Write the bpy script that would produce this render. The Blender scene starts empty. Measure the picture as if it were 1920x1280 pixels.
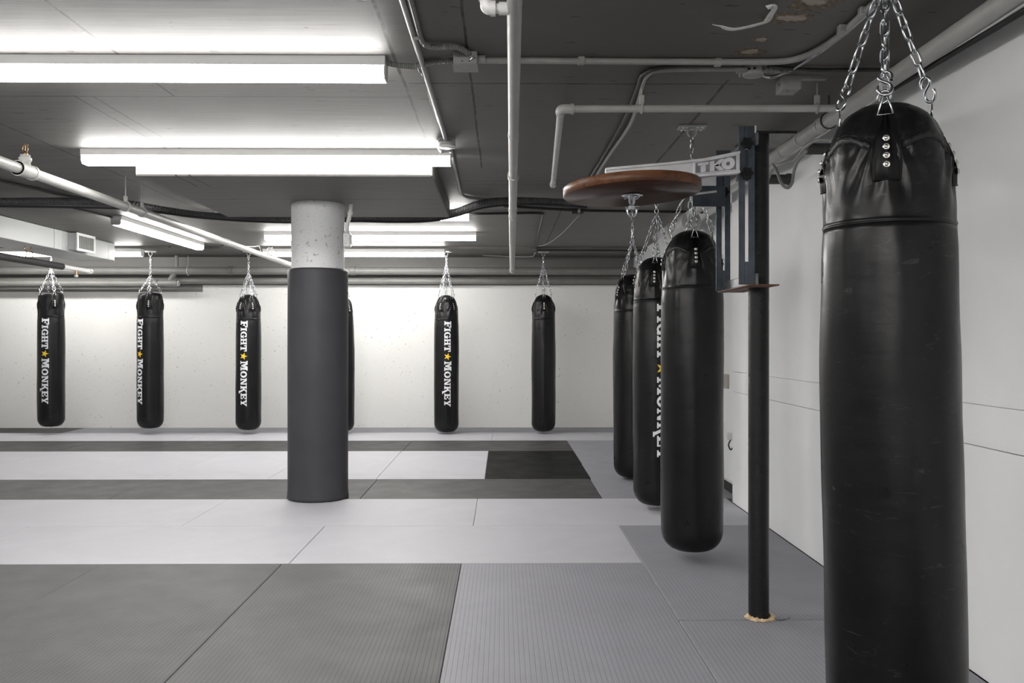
import bpy, math, random
from mathutils import Vector, Matrix, noise

random.seed(7)
PI = math.pi
scene = bpy.context.scene
COL = scene.collection

# ------------------------------------------------------------------ camera
CAM_H = 1.25
F = 1639.0
YAW = math.atan(17.0 / F)
cam_d = bpy.data.cameras.new('camera')
cam = bpy.data.objects.new('camera', cam_d)
COL.objects.link(cam)
cam.location = (0, 0, CAM_H)
cam.rotation_euler = (PI / 2, 0, -YAW)
cam_d.sensor_width = 36.0
cam_d.sensor_fit = 'HORIZONTAL'
cam_d.lens = F / 1920 * 36.0
cam_d.shift_y = -2.0 / 1920
cam_d.clip_start = 0.05
scene.camera = cam

# measured points of the photograph turned into places in the room
def ray(u, v):
    xc, zc = (u - 960) / F, -(v - 638) / F
    return Vector((math.cos(YAW) * xc + math.sin(YAW), -math.sin(YAW) * xc + math.cos(YAW), zc))
O = Vector((0, 0, CAM_H))
def at_y(u, v, y):
    d = ray(u, v); return O + d * (y / d.y)
def at_z(u, v, z):
    d = ray(u, v); return O + d * ((z - CAM_H) / d.z)
def at_x(u, v, x):
    d = ray(u, v); return O + d * (x / d.x)

# ------------------------------------------------------------------ node materials
class NT:
    def __init__(self, name):
        self.m = bpy.data.materials.new(name); self.m.use_nodes = True
        self.t = self.m.node_tree; self.n = self.t.nodes; self.l = self.t.links
        self.b = self.n['Principled BSDF']
    def new(self, kind, **kw):
        x = self.n.new(kind)
        for k, v in kw.items(): setattr(x, k, v)
        return x
    def set(self, node, **kw):
        for k, v in kw.items(): node.inputs[k.replace('_', ' ')].default_value = v
    def link(self, a, b): self.l.new(a, b)
    def coord(self, scale=(1, 1, 1), rot=(0, 0, 0), loc=(0, 0, 0), kind='Object'):
        tc = self.new('ShaderNodeTexCoord'); mp = self.new('ShaderNodeMapping')
        mp.inputs['Scale'].default_value = scale; mp.inputs['Rotation'].default_value = rot
        mp.inputs['Location'].default_value = loc
        self.link(tc.outputs[kind], mp.inputs['Vector']); return mp.outputs['Vector']
    def noise(self, vec, scale, detail=4, rough=.55, dist=0):
        x = self.new('ShaderNodeTexNoise')
        self.link(vec, x.inputs['Vector'])
        x.inputs['Scale'].default_value = scale; x.inputs['Detail'].default_value = detail
        x.inputs['Roughness'].default_value = rough; x.inputs['Distortion'].default_value = dist
        return x.outputs['Fac']
    def ramp(self, fac, stops):
        x = self.new('ShaderNodeValToRGB'); self.link(fac, x.inputs['Fac'])
        e = x.color_ramp.elements
        while len(e) < len(stops): e.new(.5)
        for i, (p, c) in enumerate(stops):
            e[i].position = p; e[i].color = (c, c, c, 1) if not isinstance(c, tuple) else (*c, 1)
        return x.outputs['Color']
    def mix(self, fac, a, b, blend='MIX'):
        x = self.new('ShaderNodeMix', data_type='RGBA', blend_type=blend)
        for s, val in ((x.inputs[0], fac), (x.inputs[6], a), (x.inputs[7], b)):
            if hasattr(val, 'is_linked') or hasattr(val, 'links'): self.link(val, s)
            elif isinstance(val, tuple): s.default_value = (*val, 1) if len(val) == 3 else val
            else: s.default_value = val
        return x.outputs[2]
    def math(self, op, a, b=0.0, c=None):
        x = self.new('ShaderNodeMath', operation=op)
        for i, val in enumerate((a, b, c)):
            if val is None: continue
            if hasattr(val, 'links'): self.link(val, x.inputs[i])
            else: x.inputs[i].default_value = val
        return x.outputs[0]
    def sep(self, vec):
        x = self.new('ShaderNodeSeparateXYZ'); self.link(vec, x.inputs[0]); return x.outputs
    def bump(self, h, strength=.3, dist=.01):
        x = self.new('ShaderNodeBump'); self.link(h, x.inputs['Height'])
        x.inputs['Strength'].default_value = strength; x.inputs['Distance'].default_value = dist
        self.link(x.outputs['Normal'], self.b.inputs['Normal']); return x
    def base(self, c):
        if isinstance(c, tuple): self.b.inputs['Base Color'].default_value = (*c, 1)
        else: self.link(c, self.b.inputs['Base Color'])
    def pbr(self, rough=.5, metal=0, spec=.5):
        if hasattr(rough, 'links'): self.link(rough, self.b.inputs['Roughness'])
        else: self.b.inputs['Roughness'].default_value = rough
        self.b.inputs['Metallic'].default_value = metal
        self.b.inputs['Specular IOR Level'].default_value = spec

def plain(name, c, rough=.5, metal=0, spec=.5, var=.12, scale=14, bump=.0, bscale=60):
    t = NT(name); v = t.coord()
    n = t.noise(v, scale, 5)
    lo = tuple(max(0, x * (1 - var)) for x in c); hi = tuple(min(1, x * (1 + var)) for x in c)
    t.base(t.ramp(n, [(.3, lo), (.7, hi)]))
    t.pbr(rough, metal, spec)
    if bump: t.bump(t.noise(v, bscale, 3), bump, .004)
    return t.m

def mat_floor(name, c, pitch, var=.06, rib=.25, spec=.25):
    """ribbed vinyl mat: fine grooves along the mat's local Y"""
    t = NT(name); v = t.coord()
    x, y, z = t.sep(v)
    ph = t.math('FRACT', t.math('MULTIPLY', x, 1 / pitch))
    tri = t.math('ABSOLUTE', t.math('SUBTRACT', ph, .5))
    groove = t.new('ShaderNodeMapRange'); t.link(tri, groove.inputs[0])
    groove.inputs[1].default_value = 0; groove.inputs[2].default_value = .13
    groove.inputs[3].default_value = 0; groove.inputs[4].default_value = 1
    g = groove.outputs[0]
    n = t.noise(v, 2.2, 6, .6)
    n2 = t.noise(v, 260, 2)
    lo = tuple(a * (1 - var) for a in c); hi = tuple(a * (1 + var) for a in c)
    col = t.ramp(n, [(.3, lo), (.7, hi)])
    col = t.mix(.18, col, t.ramp(n2, [(.35, tuple(a * .8 for a in c)), (.65, tuple(min(1, a * 1.2) for a in c))]))
    col = t.mix(t.math('MULTIPLY', t.math('SUBTRACT', 1, g), rib), col, tuple(a * .25 for a in c))
    t.base(col)
    t.pbr(t.ramp(t.noise(v, 3.5, 4), [(.3, .48), (.7, .62)]), 0, spec)
    t.bump(t.math('ADD', g, t.math('MULTIPLY', n2, .5)), .25, .002)
    return t.m

M = {}
M['mat_light'] = mat_floor('light_grey_vinyl', (.425, .425, .452), .012, .05, .12)
M['mat_mid'] = mat_floor('blue_grey_vinyl', (.25, .251, .277), .020, .06, .4)
M['mat_dark'] = mat_floor('charcoal_vinyl', (.096, .094, .096), .020, .1, .6)
M['mat_far'] = mat_floor('dark_grey_vinyl', (.052, .0505, .049), .016, .08, .2)
M['mat_black'] = mat_floor('black_vinyl', (.005, .005, .0055), .016, .1, .1, .08)

def make_ceiling():
    t = NT('grey_painted_concrete'); v = t.coord()
    x, y, z = t.sep(v)
    wob = t.math('MULTIPLY', t.math('SUBTRACT', t.noise(v, 3, 4), .5), .018)
    grain = t.noise(t.coord((1.2, 38, 1)), 2.2, 6, .65)
    blot = t.noise(v, 1.1, 5, .6)
    grainy = t.new('ShaderNodeMapRange'); t.link(x, grainy.inputs[0])   # rough-sawn boards left of the slab seam, smooth sheets to the right
    grainy.inputs[1].default_value = -.5; grainy.inputs[2].default_value = -.3; grainy.inputs[3].default_value = .6; grainy.inputs[4].default_value = .12
    base = t.mix(grainy.outputs[0], t.ramp(blot, [(.3, (.112, .1065, .0985)), (.7, (.139, .1325, .123))]),
                 t.ramp(grain, [(.35, (.084, .0815, .078)), (.65, (.156, .152, .147))]))
    # grooves left by the formwork boards: (axis, position, from, to)
    seams = [('x', -.47, 0, 5.5, .0075), ('x', -1.65, 0, 4.4), ('x', -2.15, 4.4, 6.2), ('x', -2.06, 4.4, 6.2), ('x', -2.84, 3, 9),
             ('x', -.15, 1.5, 6.2), ('x', 1.06, 4.1, 7.5, .008), ('x', .55, 6.7, 11), ('y', 4.41, -9, -.47), ('y', 4.17, -.45, 1.2, .008),
             ('y', 6.72, -9, 1.8), ('y', 6.86, -.5, 1.8), ('y', 9.3, -9, 1.8), ('y', 2.1, -9, 1.8)]
    grv = None
    for ax, p, a, b, *wd in seams:
        c, o = (x, y) if ax == 'x' else (y, x)
        d = t.math('ABSOLUTE', t.math('SUBTRACT', t.math('ADD', c, wob), p))
        line = t.math('LESS_THAN', d, wd[0] if wd else .0055)
        inside = t.math('MULTIPLY', t.math('GREATER_THAN', o, a), t.math('LESS_THAN', o, b))
        k = t.math('MULTIPLY', line, inside)
        grv = k if grv is None else t.math('MAXIMUM', grv, k)
    brk = t.ramp(t.noise(v, 9, 3), [(.36, .65), (.5, 1.0)])
    grv = t.math('MULTIPLY', grv, brk)
    # air holes and pock marks
    pn = t.noise(t.coord((9, 26, 9)), 1.0, 2, .5)
    pits = t.ramp(pn, [(.70, 0.0), (.715, 1.0)])
    col = t.mix(t.math('MULTIPLY', grv, .95), base, (.008, .008, .008))
    col = t.mix(t.math('MULTIPLY', pits, .8), col, (.04, .04, .04))
    # bare patches where the paint came away
    near = None
    for cx, cy, rx, ry in PATCHES:
        dx = t.math('DIVIDE', t.math('SUBTRACT', x, cx), rx); dy = t.math('DIVIDE', t.math('SUBTRACT', y, cy), ry)
        d = t.math('SQRT', t.math('ADD', t.math('MULTIPLY', dx, dx), t.math('MULTIPLY', dy, dy)))
        d = t.math('ADD', d, t.math('MULTIPLY', t.math('SUBTRACT', t.noise(v, 17, 6, .65), .5), 1.5))
        near = d if near is None else t.math('MINIMUM', near, d)
    patch = t.math('LESS_THAN', near, 1.0)
    rough_edge = t.ramp(t.noise(v, 55, 5, .7), [(.35, (.045, .035, .02)), (.55, (.15, .115, .07)), (.7, (.34, .28, .2))])
    bare = t.ramp(t.noise(t.coord((10, 60, 10)), 2, 4), [(.3, (.30, .25, .20)), (.7, (.46, .40, .33))])
    pc = t.mix(t.ramp(near, [(.50, 0.0), (.58, 1.0)]), bare, rough_edge)
    col = t.mix(patch, col, pc)
    t.base(col); t.pbr(.55, 0, .35)
    h = t.math('SUBTRACT', t.math('MULTIPLY', t.math('MULTIPLY', grain, grainy.outputs[0]), .6), t.math('ADD', t.math('MULTIPLY', grv, 1.5), t.math('MULTIPLY', pits, 1.0)))
    h = t.math('SUBTRACT', h, t.math('MULTIPLY', patch, .8))
    t.bump(h, .35, .006)
    return t.m

def make_white_concrete(name, split=None, c=(.73, .73, .71), density=.70):
    t = NT(name); v = t.coord()
    x, y, z = t.sep(v)
    big = t.noise(v, .8, 5, .6)
    base = t.ramp(big, [(.3, tuple(a * .94 for a in c)), (.7, c)])
    vor = t.noise(v, 36, 2, .5)
    dens = t.ramp(t.noise(v, 1.3, 3), [(.35, 0.0), (.6, 1.0)])
    pits = t.math('MULTIPLY', t.ramp(vor, [(density, 0.0), (density + .015, 1.0)]), dens)
    fine = t.math('MULTIPLY', t.ramp(t.noise(t.coord((1, 1, 1.8)), 70, 1), [(.70, 0.0), (.73, 1.0)]), .7)
    pit = t.math('MAXIMUM', pits, fine)
    col = t.mix(t.math('MULTIPLY', pit, .6), base, (.16, .15, .14))
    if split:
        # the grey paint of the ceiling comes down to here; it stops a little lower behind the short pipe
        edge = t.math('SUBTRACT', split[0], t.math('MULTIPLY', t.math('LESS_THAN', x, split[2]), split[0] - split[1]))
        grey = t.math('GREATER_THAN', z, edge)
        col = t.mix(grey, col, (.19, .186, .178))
    t.base(col); t.pbr(.62, 0, .3)
    h = t.math('SUBTRACT', t.math('MULTIPLY', t.noise(t.coord((1, 1, 4)), 6, 5), .4), pit)
    t.bump(h, .3, .006)
    return t.m

def make_leather(name, c=(.0075, .0075, .0083), rough=(.25, .37), scuff=.25):
    t = NT(name); v = t.coord()
    n = t.noise(v, 5, 6, .6)
    gr = t.noise(v, 420, 2)
    wr = t.noise(t.coord((1, 1, 2.6)), 7, 4, .5, .2)
    col = t.ramp(n, [(.3, tuple(a * .8 for a in c)), (.7, tuple(a * 1.35 for a in c))])
    # pale scuffs left by gloves
    sc = t.noise(t.coord((3, 3, 9), (.5, .3, 0)), 3.2, 8, .72, 1.8)
    m = t.math('MULTIPLY', t.ramp(sc, [(.60, 0.0), (.72, 1.0)]), scuff)
    col = t.mix(m, col, (.09, .09, .092))
    t.base(col)
    t.pbr(t.ramp(t.noise(v, 6, 4), [(.3, rough[0]), (.7, rough[1])]), 0, .24)
    t.bump(t.math('ADD', t.math('MULTIPLY', gr, .06), t.math('MULTIPLY', wr, .9)), .15, .010)
    return t.m

def make_wood(name, a, b, rough=.35):
    t = NT(name)
    g = t.noise(t.coord((3, 40, 40)), 1.5, 8, .7, .5)
    g2 = t.noise(t.coord((1, 9, 4)), 2.0, 3)
    col = t.mix(.35, t.ramp(g, [(.3, a), (.7, b)]), t.ramp(g2, [(.4, a), (.6, b)]))
    t.base(col); t.pbr(rough, 0, .28); t.bump(g, .1, .002)
    return t.m

def make_crackle(name):
    t = NT(name); v = t.coord()
    n = t.noise(v, 420, 2); n2 = t.noise(v, 3, 4)
    t.base(t.ramp(n, [(.3, (.003, .003, .0035)), (.7, (.011, .011, .012))]))
    t.pbr(t.ramp(n2, [(.3, .18), (.7, .34)]), 0, .28)
    t.bump(n, .5, .003)
    return t.m

def make_corrugated(name, c, axis=0, pitch=.012, rough=.5, metal=0):
    t = NT(name); v = t.coord()
    n = t.noise(v, 30, 4)
    t.base(t.ramp(n, [(.3, tuple(a * .8 for a in c)), (.7, tuple(a * 1.2 for a in c))]))
    w = t.math('SINE', t.math('MULTIPLY', t.sep(v)[axis], 2 * PI / pitch))
    t.pbr(rough, metal, .5); t.bump(w, .8, .003)
    return t.m

def emitter(name, c, s):
    t = NT(name)
    e = t.new('ShaderNodeEmission'); e.inputs['Color'].default_value = (*c, 1); e.inputs['Strength'].default_value = s
    t.link(e.outputs[0], t.n['Material Output'].inputs['Surface'])
    t.n.remove(t.b)
    return t.m

LAMP_STRENGTH = 11.0
def _pz(u, v): return at_z(u, v, 2.475)
_a, _b = _pz(1525, 12), _pz(1406, 97)
PATCHES = [(_a.x - .01, _a.y - .10, .10, .16), (_pz(1478, 34).x, _pz(1478, 34).y, .10, .06), (_b.x, _b.y, .07, .055), (_pz(1428, 74).x, _pz(1428, 74).y, .035, .035)]
M['ceiling'] = make_ceiling()
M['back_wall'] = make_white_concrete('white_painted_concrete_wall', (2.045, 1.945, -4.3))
M['pillar_white'] = make_white_concrete('white_painted_pillar', c=(.70, .71, .715), density=.66)
M['panel_front'] = make_white_concrete('white_painted_slab_edge', c=(.62, .62, .61), density=.78)
M['wall_white'] = plain('white_wall_board', (.84, .85, .86), .45, var=.03, scale=2.5, bump=.03, bscale=20)
M['wall_side'] = plain('white_side_wall', (.80, .80, .79), .6, var=.03, scale=2)
M['subfloor'] = plain('dark_subfloor', (.03, .03, .03), .8)
M['pipe_grey'] = plain('grey_painted_pipe', (.42, .42, .405), .42, var=.08, scale=9, bump=.04)
M['pipe_pale'] = plain('pale_grey_painted_pipe', (.43, .43, .41), .42, var=.06, scale=9, bump=.04)
M['pipe_back'] = plain('grey_painted_wall_pipe', (.165, .165, .155), .45, var=.1, scale=7)
M['pipe_white'] = plain('white_plastic_pipe', (.68, .68, .67), .38, var=.05)
M['conduit'] = plain('grey_conduit', (.30, .30, .29), .42, var=.1, scale=20)
M['conduit_dark'] = plain('dark_conduit', (.03, .03, .03), .5, var=.2)
M['flex'] = make_corrugated('flexible_conduit', (.26, .26, .25), 0, .009)
M['flex_black'] = make_corrugated('black_corrugated_hose', (.075, .075, .08), 0, .016, .45)
M['box_grey'] = plain('grey_steel_box', (.28, .28, .275), .45, var=.1, scale=22)
M['hole'] = plain('dark_hole', (.01, .01, .01), .8)
M['duct'] = plain('painted_sheet_duct', (.44, .455, .45), .42, var=.04, scale=3, bump=.05, bscale=4)
M['grille_dark'] = plain('grille_shadow_gap', (.02, .03, .03), .6)
M['insulation'] = plain('black_pipe_insulation', (.018, .018, .019), .7)
M['pad'] = plain('black_vinyl_pad', (.050, .050, .055), .42, spec=.14, var=.12, scale=3, bump=.05, bscale=5)
M['leather'] = make_leather('black_bag_leather')
M['leather_near'] = make_leather('black_bag_leather_scuffed', scuff=.6)
M['strap'] = plain('black_webbing', (.005, .005, .0055), .45, spec=.25, bump=.1, bscale=400)
M['zip'] = plain('black_zipper', (.006, .006, .007), .3, spec=.4, bump=.5, bscale=260)
M['chrome'] = plain('zinc_plated_steel', (.56, .58, .61), .24, 1.0, var=.06, scale=60)
M['rivet'] = plain('nickel_rivet', (.62, .61, .57), .28, 1.0, var=.06)
M['brass'] = plain('bronze_fitting', (.40, .25, .15), .35, 1.0, var=.1)
M['letter'] = plain('white_print', (.78, .79, .82), .5, var=.02)
M['star'] = plain('yellow_print', (.85, .56, .03), .5, var=.04)
M['lamp_body'] = plain('white_enamel', (.62, .62, .61), .35, var=.02)
M['lamp'] = emitter('lit_diffuser', (1.0, .975, .945), LAMP_STRENGTH)
M['wood'] = make_wood('walnut_rim', (.05, .02, .010), (.20, .085, .042), .38)
M['wood_dark'] = make_wood('dark_walnut_board', (.020, .009, .006), (.065, .028, .017), .33)
M['crackle'] = make_crackle('textured_black_paint')
M['steel_blue'] = plain('blue_grey_steel', (.062, .074, .092), .38, .45, var=.3, scale=16)
M['steel_edge'] = plain('bare_steel_bar', (.14, .14, .145), .32, .7, var=.3, scale=40)
M['rust'] = plain('rust_brown_underside', (.12, .05, .03), .7, var=.3, scale=30)
M['alu'] = plain('cast_aluminium', (.66, .66, .68), .36, .45, var=.2, scale=11, bump=.05)
M['alu_dark'] = plain('dark_recess', (.20, .20, .21), .45, .6, var=.3, scale=30)
M['knob'] = plain('black_plastic_knob', (.006, .006, .006), .45, spec=.25)
M['foam'] = plain('torn_tan_foam', (.62, .46, .28), .9, var=.3, scale=60, bump=.6, bscale=120)
M['tape'] = plain('white_peeling_tape', (.62, .62, .60), .5, var=.15, scale=30)
M['cable_white'] = plain('white_cable', (.70, .70, .68), .4)
M['cable_grey'] = plain('grey_cable', (.24, .24, .23), .5)
M['plate_beige'] = plain('beige_plate', (.42, .40, .36), .5)

# ------------------------------------------------------------------ mesh building
class MB:
    def __init__(self): self.v = []; self.f = []; self.mi = []; self.sm = []; self.mats = []
    def slot(self, m):
        if m not in self.mats: self.mats.append(m)
        return self.mats.index(m)
    def add(self, vs, fs, m, smooth=False):
        o = len(self.v); k = self.slot(m)
        self.v += [Vector(p) for p in vs]
        for f in fs:
            self.f.append([o + i for i in f]); self.mi.append(k); self.sm.append(smooth)
        return self
    def box(self, c, s, m, rot=None, ch=0.0):
        """box with chamfered edges of size ch"""
        hx, hy, hz = s[0] / 2, s[1] / 2, s[2] / 2
        R = rot if rot is not None else Matrix.Identity(3)
        c = Vector(c)
        if ch <= 0:
            vs = [Vector((x, y, z)) for x in (-hx, hx) for y in (-hy, hy) for z in (-hz, hz)]
            fs = [(0, 1, 3, 2), (4, 6, 7, 5), (0, 4, 5, 1), (2, 3, 7, 6), (0, 2, 6, 4), (1, 5, 7, 3)]
            return self.add([c + R @ p for p in vs], fs, m)
        ch = min(ch, hx * .9, hy * .9, hz * .9)
        import itertools
        vs = []; idx = {}
        for sx, sy, sz in itertools.product((-1, 1), repeat=3):
            for a in range(3):
                p = [sx * (hx - ch), sy * (hy - ch), sz * (hz - ch)]
                p[a] = (sx * hx, sy * hy, sz * hz)[a]
                idx[(sx, sy, sz, a)] = len(vs); vs.append(Vector(p))
        fs = []
        def orient(ids):
            n = (vs[ids[1]] - vs[ids[0]]).cross(vs[ids[2]] - vs[ids[0]])
            ctr = sum((vs[i] for i in ids), Vector()) / len(ids)
            return ids if n.dot(ctr) > 0 else ids[::-1]
        for a in range(3):
            b, d = [k for k in range(3) if k != a]
            for s0 in (-1, 1):
                q = []
                for sb, sd in ((-1, -1), (1, -1), (1, 1), (-1, 1)):
                    k = [0, 0, 0]; k[a] = s0; k[b] = sb; k[d] = sd; q.append(idx[(*k, a)])
                fs.append(orient(q))
        for a in range(3):            # edges along axis a
            b, d = [k for k in range(3) if k != a]
            for sb, sd in itertools.product((-1, 1), repeat=2):
                def g(sa, ax):
                    k = [0, 0, 0]; k[a] = sa; k[b] = sb; k[d] = sd; return idx[(*k, ax)]
                fs.append(orient([g(-1, b), g(1, b), g(1, d), g(-1, d)]))
        for s3 in itertools.product((-1, 1), repeat=3):
            fs.append(orient([idx[(*s3, 0)], idx[(*s3, 1)], idx[(*s3, 2)]]))
        return self.add([c + R @ p for p in vs], fs, m)
    def tube(self, path, r, m, n=12, closed=False, caps=True, smooth=True):
        P = [Vector(p) for p in path]
        N = len(P)
        rs = r if isinstance(r, (list, tuple)) else [r] * N
        T = []
        for i in range(N):
            a = P[(i - 1) % N] if (closed or i > 0) else P[i]
            b = P[(i + 1) % N] if (closed or i < N - 1) else P[i]
            T.append((b - a).normalized())
        u = T[0].orthogonal().normalized()
        vs, fs = [], []
        for i in range(N):
            u = (u - T[i] * u.dot(T[i]))
            u = u.normalized() if u.length > 1e-6 else T[i].orthogonal().normalized()
            w = T[i].cross(u)
            for k in range(n):
                a = 2 * PI * k / n
                vs.append(P[i] + (u * math.cos(a) + w * math.sin(a)) * rs[i])
        for i in range(N if closed else N - 1):
            j = (i + 1) % N
            for k in range(n):
                l = (k + 1) % n
                fs.append((i * n + k, i * n + l, j * n + l, j * n + k))
        self.add(vs, fs, m, smooth)
        if caps and not closed:
            self.add(vs[:n], [tuple(range(n - 1, -1, -1))], m)
            self.add(vs[-n:], [tuple(range(n))], m)
        return self
    def cyl(self, p0, p1, r, m, n=24, r1=None, smooth=True):
        return self.tube([p0, p1], [r, r if r1 is None else r1], m, n, smooth=smooth)
    def lathe(self, prof, m, n=48, c=(0, 0, 0), smooth=True, axis=None):
        """profile of (r, z) turned about an axis through c"""
        c = Vector(c)
        R = Vector((0, 0, 1)).rotation_difference(Vector(axis)).to_matrix() if axis is not None else Matrix.Identity(3)
        vs, fs = [], []
        for r, z in prof:
            for k in range(n):
                a = 2 * PI * k / n
                vs.append(c + R @ Vector((r * math.cos(a), r * math.sin(a), z)))
        for i in range(len(prof) - 1):
            for k in range(n):
                l = (k + 1) % n
                fs.append((i * n + k, i * n + l, (i + 1) * n + l, (i + 1) * n + k))
        return self.add(vs, fs, m, smooth)
    def prism(self, poly, a, b, m, frame=None):
        """polygon (s,t) pushed from depth a to b; frame = (origin, S, T, D)"""
        o, S, T, D = [Vector(x) for x in frame]
        n = len(poly)
        vs = [o + S * s + T * t + D * a for s, t in poly] + [o + S * s + T * t + D * b for s, t in poly]
        fs = [tuple(range(n - 1, -1, -1)), tuple(range(n, 2 * n))]
        fs += [(i, (i + 1) % n, n + (i + 1) % n, n + i) for i in range(n)]
        return self.add(vs, fs, m)
    def build(self, name, parent=None, recentre=True):
        me = bpy.data.meshes.new(name)
        off = Vector()
        if parent is not None: off = WORLD.get(parent.name, Vector())
        elif recentre and self.v:
            xs = [p.x for p in self.v]; ys = [p.y for p in self.v]; zs = [p.z for p in self.v]
            off = Vector(((min(xs) + max(xs)) / 2, (min(ys) + max(ys)) / 2, min(zs)))
        me.from_pydata([tuple(p - off) for p in self.v], [], self.f)
        for m in self.mats: me.materials.append(M[m])
        me.polygons.foreach_set('material_index', self.mi)
        me.polygons.foreach_set('use_smooth', self.sm)
        me.validate(); me.update()
        o = bpy.data.objects.new(name, me); COL.objects.link(o)
        if parent is not None:
            o.parent = parent; WORLD[o.name] = off.copy()
        else:
            o.location = off; WORLD[o.name] = off.copy()
        return o
WORLD = {}

def tag(o, label=None, cat=None, group=None, kind=None):
    if label: o['label'] = label
    if cat: o['category'] = cat
    if group: o['group'] = group
    if kind: o['kind'] = kind
    return o
def thing(name, label, cat, loc=(0, 0, 0), group=None):
    o = bpy.data.objects.new(name, None); COL.objects.link(o)
    o.location = loc; o.empty_display_size = .1; WORLD[o.name] = Vector(loc)
    return tag(o, label, cat, group)
def struct(mb, name): return tag(mb.build(name, recentre=False), kind='structure')

def smooth_path(pts, per=8):
    P = [Vector(p) for p in pts]
    if len(P) < 3: return P
    Q = [P[0] * 2 - P[1]] + P + [P[-1] * 2 - P[-2]]
    out = []
    for i in range(1, len(Q) - 2):
        a, b, c, d = Q[i - 1], Q[i], Q[i + 1], Q[i + 2]
        for k in range(per):
            t = k / per
            out.append(.5 * ((2 * b) + (c - a) * t + (2 * a - 5 * b + 4 * c - d) * t * t + (3 * b - a - 3 * c + d) * t ** 3))
    out.append(P[-1]); return out
def fillet(pts, r, per=8):
    """straight runs joined by round bends"""
    P = [Vector(p) for p in pts]; out = [P[0]]
    for i in range(1, len(P) - 1):
        a, b, c = P[i - 1], P[i], P[i + 1]
        d0, d1 = (a - b), (c - b)
        k = min(r, d0.length * .45, d1.length * .45)
        s, e = b + d0.normalized() * k, b + d1.normalized() * k
        for j in range(per + 1):
            t = j / per
            out.append(s * (1 - t) ** 2 + b * 2 * t * (1 - t) + e * t * t)
    out.append(P[-1]); return out

# ------------------------------------------------------------------ the room
CEIL = 2.475
XW, XR = 1.77, 1.885           # face of the white boarding, face of the wall behind it
YB = 12.57                     # back wall
XL, YF = -8.6, -3.2
struct(MB().box(((XL + XR) / 2, (YF + YB) / 2, -.14), (XR - XL + .4, YB - YF + .4, .2), 'subfloor'), 'floor')
struct(MB().box(((XL + XR) / 2, (YF + YB) / 2, CEIL + .15), (XR - XL + .4, YB - YF + .4, .3), 'ceiling'), 'ceiling')
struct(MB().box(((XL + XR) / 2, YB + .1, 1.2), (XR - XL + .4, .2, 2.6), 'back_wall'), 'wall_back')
struct(MB().box((XR + .1, (YF + YB) / 2, 1.2), (.2, YB - YF, 2.6), 'wall_white'), 'wall_right')
struct(MB().box((XL - .1, (YF + YB) / 2, 1.2), (.2, YB - YF, 2.6), 'wall_side'), 'wall_left')
struct(MB().box(((XL + XR) / 2, YF - .1, 1.2), (XR - XL + .4, .2, 2.6), 'wall_side'), 'wall_front')
# white boarding on the right wall: a sheet below, a sheet above and a slightly proud band between them
YE = 6.74
pm = MB()
pm.box(((XW + XR) / 2 + .004, (YF + YE) / 2, .427), (XR - XW, YE - YF, .854), 'wall_white', ch=.002)
pm.box(((XW + XR) / 2, (YF + YE) / 2, (1.01 + CEIL) / 2), (XR - XW, YE - YF, CEIL - 1.01 - .004), 'wall_white', ch=.002)
pm.box(((XW + XR) / 2, 6.58, .933), (XR - XW, .32, .15), 'wall_white')
struct(pm, 'trim_1')
struct(MB().box(((XW + XR) / 2 - .004, (YF + 6.42) / 2, .9345), (XR - XW, 6.42 - YF, .152), 'wall_white', ch=.001), 'trim_2')
# dark skirting in the recess beyond the boarding
bb = MB().box((XR - .012, (YE + YB) / 2, .035), (.02, YB - YE - .01, .07), 'insulation', ch=.003)
bb.box((XR - .008, (YE + YB) / 2, .085), (.014, YB - YE - .01, .02), 'pipe_white', ch=.003)
struct(bb, 'baseboard_right')
# thickened slab over the pillar, shallow beam along the back wall
dp = MB()
PX0, PX1, PY0, PY1, PZ = -2.415, -.468, 5.77, 7.70, 2.332
dp.box(((PX0 + PX1) / 2, (PY0 + PY1) / 2, (PZ + CEIL) / 2), (PX1 - PX0, PY1 - PY0, CEIL - PZ), 'ceiling', ch=.008)
dp.box(((PX0 + PX1) / 2, PY0 - .003, (PZ + CEIL) / 2 + .004), (PX1 - PX0 - .012, .006, CEIL - PZ - .012), 'panel_front', ch=.002)
struct(dp, 'trim_3')
struct(MB().box(((XL + XR) / 2, (11.4 + YB) / 2, CEIL - .016), (XR - XL, YB - 11.4, .032), 'ceiling'), 'trim_4')
BEAM = CEIL - .032

# ------------------------------------------------------------------ floor mats
GAP = .0022
def mat(x0, x1, y0, y1, m, label, group, lift=0):
    """one mat; its ribs run along its long side"""
    w, d = x1 - x0, y1 - y0
    cx, cy = (x0 + x1) / 2, (y0 + y1) / 2
    mb = MB()
    long_y = d >= w
    sx, sy = (w, d) if long_y else (d, w)
    mb.box((0, 0, -.019), (sx - GAP, sy - GAP, .038), m, ch=.003)
    o = mb.build('floor_mat', recentre=False)
    o.location = (cx, cy, 0)
    if not long_y: o.rotation_euler = (0, 0, PI / 2)
    tag(o, label, 'mat', group)
    return o
XC = .785
G = 'floor mats of the training area'
ORD = ['first', 'second', 'third', 'fourth', 'fifth', 'sixth', 'seventh', 'eighth', 'ninth']
def row(bounds, y0, y1, mats, where, colour):
    """bounds run from right to left; labels count along the row from the right"""
    for i in range(len(bounds) - 1):
        m = mats[i] if isinstance(mats, list) else mats
        c = colour[i] if isinstance(colour, list) else colour
        mat(bounds[i + 1], bounds[i], y0, y1, m, '%s mat, %s from the right in %s' % (c, ORD[i], where), G)
mat(-.232, XC, 2.913, 4.913, 'mat_mid', 'blue grey ribbed mat in the front row between the charcoal mats and the pole column', G)
row([-.232, -1.237, -2.242, -3.245], 2.913, 4.913, 'mat_dark', 'the front row of charcoal mats', 'large charcoal ribbed')
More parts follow.
